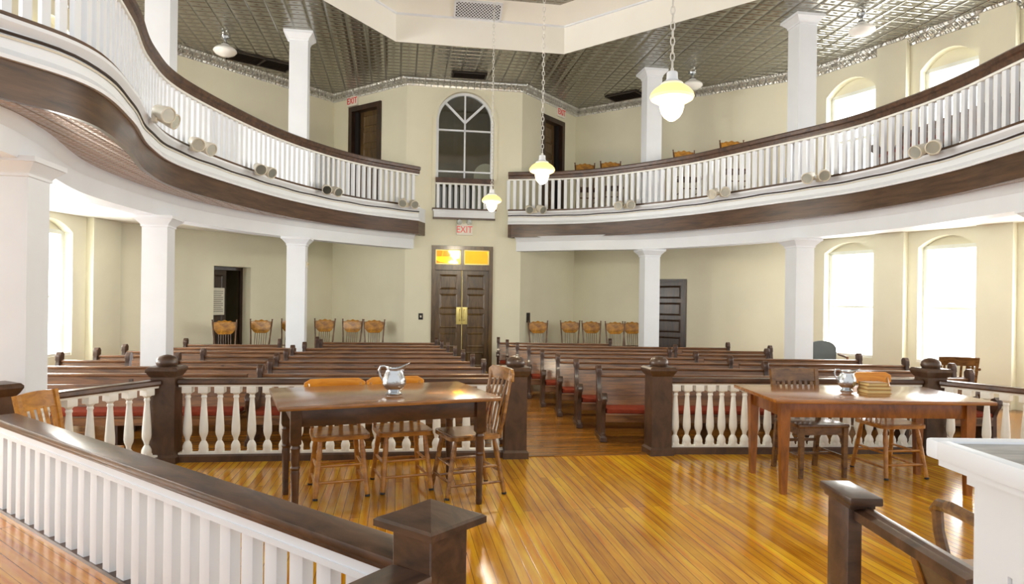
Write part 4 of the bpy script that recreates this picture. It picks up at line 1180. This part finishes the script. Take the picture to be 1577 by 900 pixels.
# ------------------------------------------------------------------ pews
end_prof = [(-.43, 0), (-.43, .06), (-.395, .085), (-.39, .29), (-.42, .36), (-.455, .40), (-.465, .445), (-.45, .48), (-.41, .495), (-.36, .48), (-.33, .44), (-.29, .405), (-.22, .39), (-.15, .41), (-.10, .47), (-.06, .56), (-.045, .64), (-.05, .68), (-.045, .715), (-.015, .745), (.025, .748), (.055, .725), (.06, .69), (.045, .66), (.035, .62), (.02, .5), (-.0, .3), (-.015, .09), (.01, .06), (.01, 0)]
pe = [None, None]
def pew(xl, yl, L, rz, label, ends=(True, True)):
    r = thing('pew', label, 'pew', (xl, yl, 0), rz, 'courtroom pews')
    for i, x in enumerate((0, L-.045)):
        if not ends[i]: continue
        if pe[0] is None:
            m = MB(); m.prism(end_prof, 0, .045, 'yz')
            m.prism([(-.44, 0), (.02, 0), (.02, .05), (-.44, .05)], -.012, .057, 'yz')
            m.prism([(-.46, .42), (-.455, .475), (-.41, .505), (-.37, .475), (-.40, .42)], -.01, .055, 'yz')
            m.prism([(-.045, .65), (-.04, .715), (-.01, .752), (.03, .752), (.06, .72), (.055, .66)], -.006, .051, 'yz')
            o = m.build('end_panel', M['pewend'], r, 30, .004); pe[0] = o; o.location = (x, 0, 0)
        else: dup_part(pe[0], r, (x, 0, 0))
    a, b = .045, L-.045
    m = MB()
    y = lambda z: -.075 + .09*(z-.3)/.36
    for z0, z1 in ((.31, .43), (.434, .545), (.549, .63)):
        m.add([(a, y(z0)-.011, z0), (b, y(z0)-.011, z0), (b, y(z0)+.011, z0), (a, y(z0)+.011, z0), (a, y(z1)-.011, z1), (b, y(z1)-.011, z1), (b, y(z1)+.011, z1), (a, y(z1)+.011, z1)],
              [(0,1,5,4),(1,2,6,5),(2,3,7,6),(3,0,4,7),(4,5,6,7),(3,2,1,0)])
    m.build('backrest', M['pew'], r)
    m = MB(); m.cbox(a, b, -.022, .03, .625, .655, .008); m.build('top_rail', M['pew'], r)
    m = MB(); m.cbox(a, b, -.40, -.06, .265, .29, .006); m.box(a, b, -.395, -.375, .20, .266); m.build('seat', M['pew'], r)
    m = MB(); m.cbox(a+.01, b-.01, -.405, -.075, .29, .335, .015); m.build('cushion', M['cushion'], r)
    n = max(1, int(L/1.3))
    for i in range(n):
        if L < 1.4 and n == 1 and i == 0 and L < 1.0: continue
        x = L*(i+.5)/n
        m = MB(); m.prism([(-.33, 0), (-.33, .265), (-.05, .265), (-.02, .6), (-.0, .6), (.0, 0)], x-.018, x+.018, 'yz'); m.build('support', M['pewend'], r)
    return r
ordn = ['first', 'second', 'third', 'fourth', 'fifth', 'sixth', 'seventh', 'eighth']
TL = radians(6)
left_rows = {0: [(None, -2.6), (-2.66, -5.0)], 1: [(None, -2.75), (-2.81, -5.3)], 2: [(None, -2.93), (-2.99, -4.1), (-4.62, -5.45)],
             3: [(None, -3.05), (-3.11, -4.12), (-4.66, -5.45)], 4: [(None, -3.2), (-3.26, -5.5)], 5: [(None, -3.25), (-3.31, -5.55)], 6: [(None, -3.2), (-3.82, -5.35)], 7: [(None, -3.46)]}
segname = ['aisle section', 'outer section', 'window side section']
for row, segs in left_rows.items():
    kk = row-1
    xa, ya = -.30 - .172*kk, 8.0 + .72*kk
    for j, (x1, x0) in enumerate(segs):
        if x1 is None: x1 = xa
        L = (x1-x0)/cos(TL)
        yl = ya - (xa-x0)*tan(TL)
        nm = segname[j] if not (j == 1 and row not in (2, 3)) else 'outer section'
        joined = j > 0 and abs(segs[j-1][1]-x1) < .1
        pew(x0, yl, L, TL, 'oak pew left of the aisle, %s row from the bar railing, %s' % (ordn[row], nm), (True, not joined))
right_rows = {0: [(None, 3.2), (3.25, 5.05)], 1: [(None, 3.08), (3.13, 5.35)], 2: [(None, 2.9), (2.95, 5.22)], 3: [(None, 2.65), (2.7, 4.99)],
              4: [(None, 2.45), (2.5, 3.95)], 5: [(None, 2.72), (2.77, 4.29)], 6: [(None, 3.83)], 7: [(None, 1.86)]}
for row, segs in right_rows.items():
    xa, ya = .93 - .171*row, 7.43 + .753*row
    for j, (x0, x1) in enumerate(segs):
        if x0 is None: x0 = xa
        pew(x0, ya + (x0-xa)*.012, x1-x0, .012, 'oak pew right of the aisle, %s row from the bar railing, %s' % (ordn[row], segname[j]), (j == 0 or x0-segs[j-1][1] > .1, True))

for x, y, L, lb in ((5.42, 9.55, 2.0, 'farther'), (5.62, 7.45, 2.0, 'nearer')):
    p = pew(x, y, L, radians(-85), 'dark oak bench on right gallery behind white balusters, %s one of two' % lb)
    p.location = (x, y, ZD)
# ------------------------------------------------------------------ light
w = bpy.data.worlds.new('sky'); scene.world = w; w.use_nodes = True
bg = w.node_tree.nodes['Background']; bg.inputs['Color'].default_value = (1, .995, .98, 1); bg.inputs['Strength'].default_value = .6
# daylight entering through every window: one area lamp inside each opening
def win_light(w_, a, b, z0, z1, e):
    ld = bpy.data.lights.new('window_daylight', 'AREA'); ld.shape = 'RECTANGLE'; ld.size = b-a-.1; ld.size_y = z1-z0
    ld.energy = e; ld.color = (1, .99, .96)
    o = bpy.data.objects.new('window_daylight', ld); COL.objects.link(o)
    o.location = w_.pt((a+b)/2, (z0+z1)/2, -.10)
    n = Vector((w_.n.x, w_.n.y, -.05)); o.rotation_euler = n.to_track_quat('-Z', 'Z').to_euler()
for w_, spans in ((wR, right_spans), (wL, left_spans)):
    for a, b in spans:
        k_ = .48 if w_ is wR else 1.0
        win_light(w_, a, b, .6, 2.3, 46*k_); win_light(w_, a, b, 3.7, 5.1, 56*k_)

for x, y, z in ((1.06, 4.6, 2.62), (.325, 7.8, 2.72), (-.32, 10.1, 2.70)):      # the lit pendants
    ld = bpy.data.lights.new('pendant_bulb', 'POINT'); ld.energy = 45; ld.color = (1, .9, .7); ld.shadow_soft_size = .12
    o = bpy.data.objects.new('pendant_bulb', ld); o.location = (x, y, z); COL.objects.link(o)

# ------------------------------------------------------------------ camera
cam = bpy.data.cameras.new('camera'); co = bpy.data.objects.new('camera', cam); COL.objects.link(co)
co.location = (0, 0, 1.45); co.rotation_euler = (pi/2, -.013, 0)
cam.sensor_width = 36; cam.sensor_fit = 'HORIZONTAL'; cam.lens = 1051/1577*36
cam.shift_y = 12/1577
cam.clip_start = .05
scene.camera = co
vs = scene.view_settings
vs.view_transform = 'Standard'; vs.look = 'None'; vs.gamma = 1; vs.exposure = .9; vs.use_curve_mapping = False
